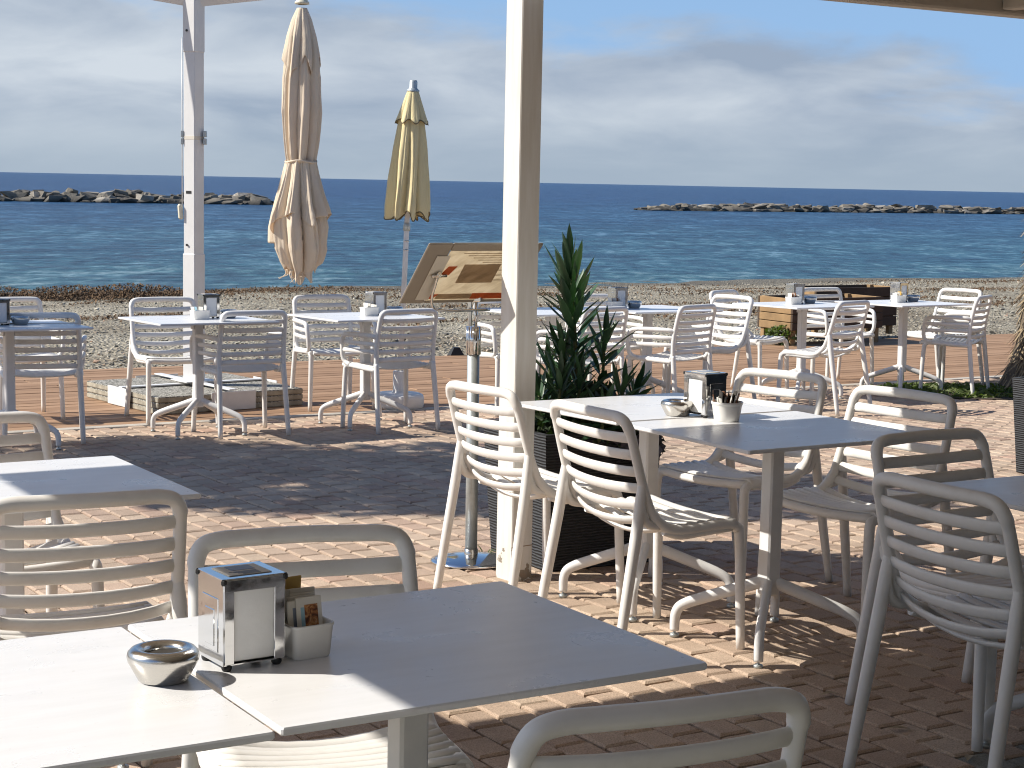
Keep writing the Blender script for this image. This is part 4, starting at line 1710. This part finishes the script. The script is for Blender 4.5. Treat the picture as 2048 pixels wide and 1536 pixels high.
q = MB()
q.box((0, 0, .62), (.118, .118, .98), rm, .005)
q.build('lower_sleeve', M['mast'], cu)
q = MB()
q.box((0, 0, 1.85), (.108, .108, 1.50), rm, .005)
mast = q.build('mast', M['mast'], cu)
q = MB()
q.box((0, 0, 2.95), (.116, .116, .72), rm, .005)
q.build('upper_sleeve', M['mast'], cu)
for zz, nm in ((2.745, 'bolt'), (1.175, 'bolt')):
    q = MB()
    p = rm @ Vector((-.015, -.0585, zz))
    nrm = rm @ Vector((0, -1, 0))
    q.sweep([p, p + nrm * .006], .009, seg=10)
    q.build(nm, M['black'], mast)
q = MB()
q.box(tuple(rm @ Vector((-.002, -.0552, 1.565))), (.050, .003, .020), rm)
q.build('name_plate', M['black'], mast)
q = MB()
q.box((0, 0, 1.965), (.1105, .1105, .030), rm, .003)
q.build('tape_band', M['pale_print'], mast)
for zz in (1.995, 1.94):
    for s_ in (-1, 1):
        q = MB()
        q.box((s_ * .083, .0, zz), (.022, .05, .045), None, .003)
        q.build('hinge_plate', M['galv'], mast)
q = MB()
q.box((-.098, -.01, 1.42), (.034, .05, .115), Matrix.Rotation(R(-4), 4, 'Y'), .012)
cb = q.build('crank_handle', M['cream_paint'], cu)
q = MB()
q.sweep([(-.085, -.01, 1.46), (-.086, -.01, 2.7)], .004, seg=6)
q.build('crank_cable', M['white_metal'], cu)
# arms
q = MB()
pa, pb = Vector((.03, 0, 2.965)), Vector((HX - CX + .45, HY - CY, 3.10))
q.sweep([pa, pb], .030, .045, up=(0, 0, 1), seg=4, smooth=False)
q.build('arm', M['mast'], cu)
q = MB()
q.sweep([Vector((-.03, 0, 2.965)), Vector((-1.25, -.15, 3.14))], .030, .045, up=(0, 0, 1), seg=4, smooth=False)
q.build('arm', M['mast'], cu)
hx, hy = HX - CX, HY - CY
q = MB()
q.sweep([(hx, hy, 3.05), (hx, hy, 2.98)], .018, seg=12)
q.lathe([(0, 3.0), (.035, 3.0), (.042, 2.985), (.042, 2.965), (.052, 2.962), (.054, 2.945), (.03, 2.94)], 24, (hx, hy, 0))
q.build('hub', M['cream_paint'], cu)
ZC = lambda z: z - cz
# vent flap, body, skirt
body_prof = [(ZC(2.76), .045), (ZC(2.55), .105), (ZC(2.30), .145), (ZC(2.05), .156), (ZC(1.86), .140), (ZC(1.74), .122), (ZC(1.68), .112)]
q = folded(body_prof, 9, 3, nth=216, dep=(.16, .50), twist=.5)
q.v = [(a + hx, b_ + hy, c_) for a, b_, c_ in q.v]
cnp = q.build('canopy', M['cream_cloth'], cu)
thicken(cnp, .002)
cap_prof = [(ZC(2.80), .038), (ZC(2.72), .075), (ZC(2.60), .112), (ZC(2.45), .142), (ZC(2.36), .152)]
q = folded(cap_prof, 8, 9, nth=192, nz=30, dep=(.08, .42), hem=lambda th: .085 * math.asin(math.sin(4 * th + .6)) / 1.57 + .015 * math.sin(9 * th))
q.v = [(a + hx, b_ + hy, c_) for a, b_, c_ in q.v]
o = q.build('vent_flap', M['cream_cloth'], cnp)
thicken(o, .002)
in_prof = [(ZC(1.69), .108), (ZC(1.55), .135), (ZC(1.36), .185), (ZC(1.22), .215), (ZC(1.05), .205), (ZC(.95), .165), (ZC(.88), .12)]
q = folded(in_prof, 8, 14, nth=216, dep=(.32, .62), twist=-.4, hem=lambda th: .05 * math.sin(th * 2 + 1.0) + .055 * math.sin(5 * th + 2), jit=.10)
q.v = [(a + hx - .01 + .02 * (ZC(1.7) - c_), b_ + hy, c_) for a, b_, c_ in q.v]
o = q.build('inner_skirt', M['cream_cloth'], cnp)
thicken(o, .002)
out_prof = [(ZC(1.695), .116), (ZC(1.60), .138), (ZC(1.45), .185), (ZC(1.30), .232), (ZC(1.20), .248)]
q = folded(out_prof, 9, 22, nth=216, nz=40, dep=(.25, .55), twist=.15, hem=lambda th: .10 * math.sin(th + 2.6) + .06 * math.sin(3 * th + 1.5) + .02 * math.sin(7 * th), jit=.07)
q.v = [(a + hx, b_ + hy, c_) for a, b_, c_ in q.v]
o = q.build('outer_skirt', M['cream_cloth'], cnp)
thicken(o, .002)
q = MB()
tie = [(hx + .117 * math.cos(t * .3), hy + .117 * math.sin(t * .3), ZC(1.69) + .008 * math.sin(t * .9)) for t in range(22)]
q.sweep(tie, .004, .008, up=(0, 0, 1), seg=6)
q.build('tie_cord', M['cream_cloth'], cnp)
q = MB()
g = random.Random(12)
for k in range(9):
    a = g.uniform(3.4, 6.0)
    p = Vector((hx - .02 + .09 * math.cos(a), hy + .09 * math.sin(a), ZC(.90)))
    q.sweep(cr([p, p + Vector((g.uniform(-.03, .02), 0, -.04)), p + Vector((g.uniform(-.07, .04), g.uniform(-.02, .02), -.085 + g.uniform(-.02, .03)))], 4), [.006, .004, .002], seg=5)
q.build('frayed_ends', M['cream_cloth'], cnp)
# steel cross and upright plates of the base
q = MB()
rb = Matrix.Rotation(R(38), 4, 'Z')
q.box((0, 0, .1385), (1.20, .06, .010), rb, .002)
q.box((0, 0, .1500), (.06, 1.20, .010), rb, .002)
q.box((0, 0, .160), (.26, .26, .008), rb, .002)
q.build('base_cross', M['white_metal'], cu)
for (ax_, ay_) in ((-1, 0), (0, -1), (1, 0), (0, 1)):
    q = MB()
    p = rb @ Vector((ax_ * .612, ay_ * .612, .072))
    q.box(tuple(p), (.008 if ax_ else .36, .36 if ax_ else .008, .135), rb, .002)
    q.build('side_plate', M['white_metal'], cu)
# concrete ballast slabs
g = random.Random(6)
slab_me = None
for lay in range(3):
    for ix in (-1, 1):
        for iy in (-1, 1):
            if slab_me is None:
                q = MB()
                q.box((0, 0, 0), (.592, .592, .040), None, .006)
                slab_me = q.mesh('ballast_slab')
                slab_me.materials.append(M['slab'])
                slab_me.materials.append(M['slab_side'])
                for p in slab_me.polygons:
                    p.material_index = 0 if p.normal.z > .5 else 1
            o = bpy.data.objects.new('ballast_slab', slab_me)
            COL.objects.link(o)
            p = rb @ Vector((ix * .2985, iy * .2985, 0))
            o.matrix_world = Matrix.Translation((CX + p.x, CY + p.y, cz + .022 + lay * .0425)) @ rb @ Matrix.Rotation(g.uniform(-.006, .006), 4, 'Z')
            lay_n = ('bottom', 'middle', 'top')[lay]
            cor = {(-1, -1): 'front corner', (1, -1): 'right corner', (-1, 1): 'left corner', (1, 1): 'rear corner'}[(ix, iy)]
            tag(o, '%s layer concrete ballast slab at the %s under the cantilever mast' % (lay_n, cor), 'slab', 'ballast slabs')

# straw yellow centre-pole parasol
YX, YY = -.844, 13.033
ym = Matrix.Translation((YX, YY, ZDECK))
yu = empty('parasol', ym, 'closed straw yellow parasol on a thin white pole with round white base', 'parasol')
q = MB()
q.lathe([(0, 0), (.175, 0), (.187, .008), (.190, .03), (.190, .075), (.182, .098), (.160, .108), (.06, .112), (.05, .118), (.044, .13), (.044, .27), (.040, .275), (.022, .276)], 40)
q.build('base', M['white_metal'], yu)
lean = Matrix.Rotation(R(1.9), 4, 'Y')
yz = lambda z: z - ZDECK


def ybuild(q, name, mat, parent=yu):
    q.v = [tuple(lean @ Vector(p)) for p in q.v]
    return q.build(name, mat, parent)


q = MB()
q.sweep([(0, 0, .20), (0, 0, yz(2.24))], .0195, seg=16)
pole = ybuild(q, 'pole', M['white_metal'])
for zz in (yz(1.12), yz(1.055)):
    q = MB()
    q.lathe([(.0195, zz), (.023, zz + .002), (.023, zz + .008), (.0195, zz + .010)], 16)
    ybuild(q, 'clip_ring', M['steel'], pole)
q = MB()
q.lathe([(.0, yz(1.20)), (.026, yz(1.20)), (.026, yz(1.245)), (.02, yz(1.26))], 16)
ybuild(q, 'runner', M['galv'])
q = MB()
q.lathe([(.046, yz(2.215)), (.048, yz(2.225)), (.036, yz(2.235)), (.03, yz(2.242)), (.030, yz(2.285)), (.024, yz(2.298)), (0, yz(2.30))], 20)
ybuild(q, 'finial', M['galv'])
hem_y = lambda th: .035 * math.cos(8 * th)
yb = [(yz(2.19), .05), (yz(2.05), .088), (yz(1.98), .104), (yz(1.80), .130), (yz(1.55), .160), (yz(1.38), .176), (yz(1.31), .172)]
q = folded(yb, 8, 41, nth=192, dep=(.18, .62), twist=.1, hem=hem_y, jit=.03)
hemp = q.hem
ycan = ybuild(q, 'canopy', M['yellow_cloth'])
thicken(ycan, .002)
q = MB()
hp = hemp + hemp[:1]
q.sweep([Vector(p) for p in hp], .0042, seg=5, cap=False)
ybuild(q, 'hem_trim', M['trim'], ycan)
yc = [(yz(2.215), .044), (yz(2.13), .075), (yz(2.05), .105), (yz(1.995), .128)]
q = folded(yc, 8, 43, nz=24, dep=(.05, .28), hem=lambda th: .016 * math.cos(8 * th + .8), jit=.03)
hemp = q.hem
o = ybuild(q, 'vent_flap', M['yellow_cloth'], ycan)
thicken(o, .002)
q = MB()
q.sweep([Vector(p) for p in hemp + hemp[:1]], .0035, seg=5, cap=False)
ybuild(q, 'vent_trim', M['trim'], ycan)

# ------------------------------------------------------------------ wooden boxes at the back of the deck
def wooden_box(x, y, deg, lx, ly, hgt, label, legs=.0, z0=None):
    root = empty('wooden_box', Matrix.Translation((x, y, ZDECK if z0 is None else z0)) @ Matrix.Rotation(R(deg), 4, 'Z'), label, 'wooden box', 'wooden boxes behind the deck')
    nb = 3 if hgt < .5 else 4
    ph_ = (hgt - legs) / nb
    for k in range(nb):
        z = legs + ph_ * (k + .5)
        for (cx_, cy_, dx, dy) in ((0, -ly / 2, lx, .03), (0, ly / 2, lx, .03), (-lx / 2 + .015, 0, .03, ly - .031), (lx / 2 - .015, 0, .03, ly - .031)):
            q = MB()
            q.box((cx_, cy_, z), (dx, dy, ph_ - .008), None, .004)
            q.build('plank', M['plank_lit'] if dx < dy else M['plank_shade'], root)  # lit tone on the ends, shade tone on the long sides
    for sx in (-1, 1):
        for sy in (-1, 1):
            q = MB()
            q.box((sx * (lx / 2 - .05), sy * (ly / 2 - .05), hgt / 2), (.06, .06, hgt), None, .003)
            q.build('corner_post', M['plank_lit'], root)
    q = MB()
    q.box((0, 0, hgt - .05), (lx - .07, ly - .07, .01))
    q.build('soil', M['soil'], root)
    return root


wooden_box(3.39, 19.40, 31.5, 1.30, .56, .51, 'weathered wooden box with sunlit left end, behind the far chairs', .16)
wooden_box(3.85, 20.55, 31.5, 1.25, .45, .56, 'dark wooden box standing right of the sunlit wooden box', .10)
bp = empty('small_plant', Matrix.Translation((2.90, 18.95, ZDECK)), 'small bright green plant at the foot of the sunlit wooden box', 'plant')
f4 = leaf_cloud('foliage', (0, 0, .11), (.17, .14, .11), 420, .06, M['weed'], 19, bp, .5)
f4['kind'] = 'stuff'

# small dark wedge lying on the deck edge
q = MB()
q.add([(-.07, -.05, 0), (.07, -.05, 0), (.07, .05, 0), (-.07, .05, 0), (-.03, -.03, .075), (.03, -.03, .075), (.03, .03, .075), (-.03, .03, .075)], [(3, 2, 1, 0), (4, 5, 6, 7), (0, 1, 5, 4), (1, 2, 6, 5), (2, 3, 7, 6), (3, 0, 4, 7)], False)
o = q.build('rubber_block', M['black'])
tag(o, 'small dark block at the sea edge of the deck beside the menu stand', 'block')
o.matrix_world = Matrix.Translation((-.553, 17.1, ZDECK)) @ Matrix.Rotation(R(20), 4, 'Z')

# ------------------------------------------------------------------ palm and its bed
q = MB()
poly = [(2.95, 14.42), (3.35, 14.12), (4.1, 14.02), (5.6, 14.3), (6.4, 16.3), (5.0, 16.0), (3.3, 14.95)]
V = []
for (x, y) in poly:
    V.append((x, y, min(gz(nof(x, y)), 0) + .004))
V.append((4.3, 14.9, ZDECK + .05))
q.add(V, [(i, (i + 1) % len(poly), len(poly)) for i in range(len(poly))], False)
bed = struct(q.build('planting_bed', M['soil']))
wdb = leaf_cloud('ground_cover', (3.75, 14.52, ZDECK + .035), (.85, .42, .035), 2600, .055, M['weed'], 31, None, .35)
wdb['kind'] = 'stuff'
tag(wdb, 'low green weeds covering the planting bed around the palm', 'weeds')

PPX, PPY = 4.62, 14.75
palm = empty('palm_tree', Matrix.Translation((PPX, PPY, ZDECK)), 'shaggy fibrous palm trunk cut off by the right edge', 'palm tree')
q = MB()
prof = [(.56, -.02), (.50, .08), (.42, .25), (.36, .5), (.33, .8), (.30, 1.2), (.28, 2.5), (.27, 5.0), (.22, 5.2), (0, 5.25)]
q.lathe(prof, 28)
q.build('trunk', M['palm_dark'], palm)
q = MB()
g = random.Random(77)
for k in range(2600):
    z = g.uniform(.02, 1.9) if k < 2000 else g.uniform(1.9, 5.0)
    a = g.uniform(0, 6.28)
    rr_ = float(np.interp(z, [p[1] for p in prof[:8]], [p[0] for p in prof[:8]]))
    p = Vector((rr_ * math.cos(a), rr_ * math.sin(a), z))
    out = Vector((math.cos(a), math.sin(a), 0))
    dn = (out * g.uniform(.15, .7) + Vector((0, 0, -1)) + Vector((g.gauss(0, .2), g.gauss(0, .2), 0))).normalized()
    L = g.uniform(.06, .17)
    sd = dn.cross(out).normalized() * g.uniform(.004, .016)
    q.add([p - sd, p + sd, p + dn * L + out * .01 + sd * .3, p + dn * L + out * .01 - sd * .3], [(0, 1, 2, 3)], False)
fb = q.build('fibres', M['palm_fibre'], palm)
fb['kind'] = 'stuff'
for k in range(16):
    a = 6.283 * k / 16 + g.uniform(-.15, .15)
    el = g.uniform(.1, 1.1)
    L = g.uniform(1.9, 2.5)
    q = MB()
    pts_ = []
    for i in range(9):
        t = i / 8
        rad_ = L * t * math.cos(el * (1 - t * .8))
        z = 5.1 + L * t * math.sin(el) * 1.0 - 1.3 * t * t * L * .55
        pts_.append(Vector((math.cos(a) * rad_, math.sin(a) * rad_, z)))
    q.sweep(pts_, [.025, .004], seg=5)
    for i in range(2, 9):
        for j in range(3):
            t = (i + j / 3 - .3) / 8
            if t > 1:
                continue
            b0 = pts_[min(7, int(t * 8))].lerp(pts_[min(8, int(t * 8) + 1)], t * 8 - int(t * 8))
            dirn = (pts_[min(8, i)] - pts_[i - 1]).normalized()
            for s_ in (-1, 1):
                sd = dirn.cross(Vector((0, 0, 1))).normalized() * s_
                tip = b0 + (sd * .38 + dirn * .25 + Vector((0, 0, -.12))) * (1 - .4 * t)
                q.add([b0, b0 + dirn * .03, tip], [(0, 1, 2)], False)
    q.build('frond', M['tree_leaf'], palm)

# ------------------------------------------------------------------ leafy tree left of the picture; its shade lies across the paving
TX, TY = -7.25, 9.30
tree = empty('shade_tree', Matrix.Translation((TX, TY, ground_z(TX, TY))), 'leafy tree left of the terrace that shades the middle of the paving', 'tree')
q = MB()
q.sweep(cr([(0, 0, 0), (.05, 0, 1.2), (-.02, .05, 2.6), (.1, 0, 3.6)], 4), [.17, .13, .11, .09], seg=12)
q.build('trunk', M['bark'], tree)
for (dx, dy, dz_) in ((1.6, .2, 5.0), (-1.4, .3, 5.1), (.4, 1.1, 5.2), (.3, -1.0, 5.0)):
    q = MB()
    q.sweep(cr([(.05, 0, 2.9), (dx * .4, dy * .4, 4.0), (dx, dy, dz_)], 4), [.07, .05, .02], seg=8)
    q.build('limb', M['bark'], tree)
for k, (c_, r_, n_) in enumerate([((.1, -.05, 5.1), (1.15, 1.10, .75), 2200), ((1.5, -.25, 5.0), (1.15, .95, .6), 2000), ((-1.3, .55, 5.2), (1.15, 1.05, .65), 1800), ((2.6, -.35, 4.9), (.9, .75, .45), 1200), ((.4, .9, 5.4), (.9, .65, .5), 900)]):
    o = leaf_cloud('crown', c_, r_, n_, .17, M['tree_leaf'], 60 + k, tree, .5)

# dry leaves on the paving
g = random.Random(4)
lm = leaf_mesh(.075, .022, .25, 'dry_leaf')
lm.materials.append(M['dry_leaf'])
for (x, y, dg, lb) in ((1.28, 4.72, 70, 'pale dry leaf on the grey pavers at the bottom right'), (.98, 5.33, 30, 'small dry leaf on sunlit paving under the right foreground chair'), (1.05, 6.62, 100, 'dry leaf on the shaded paving behind the double table'), (1.12, 5.0, 10, 'thin dry leaf on the shaded pavers at the lower right')):
    o = bpy.data.objects.new('dry_leaf', lm)
    COL.objects.link(o)
    tag(o, lb, 'leaf', 'dry leaves on the paving')
    o.matrix_world = stand(x, y, dg, .006) @ Matrix.Rotation(R(8), 4, 'X')
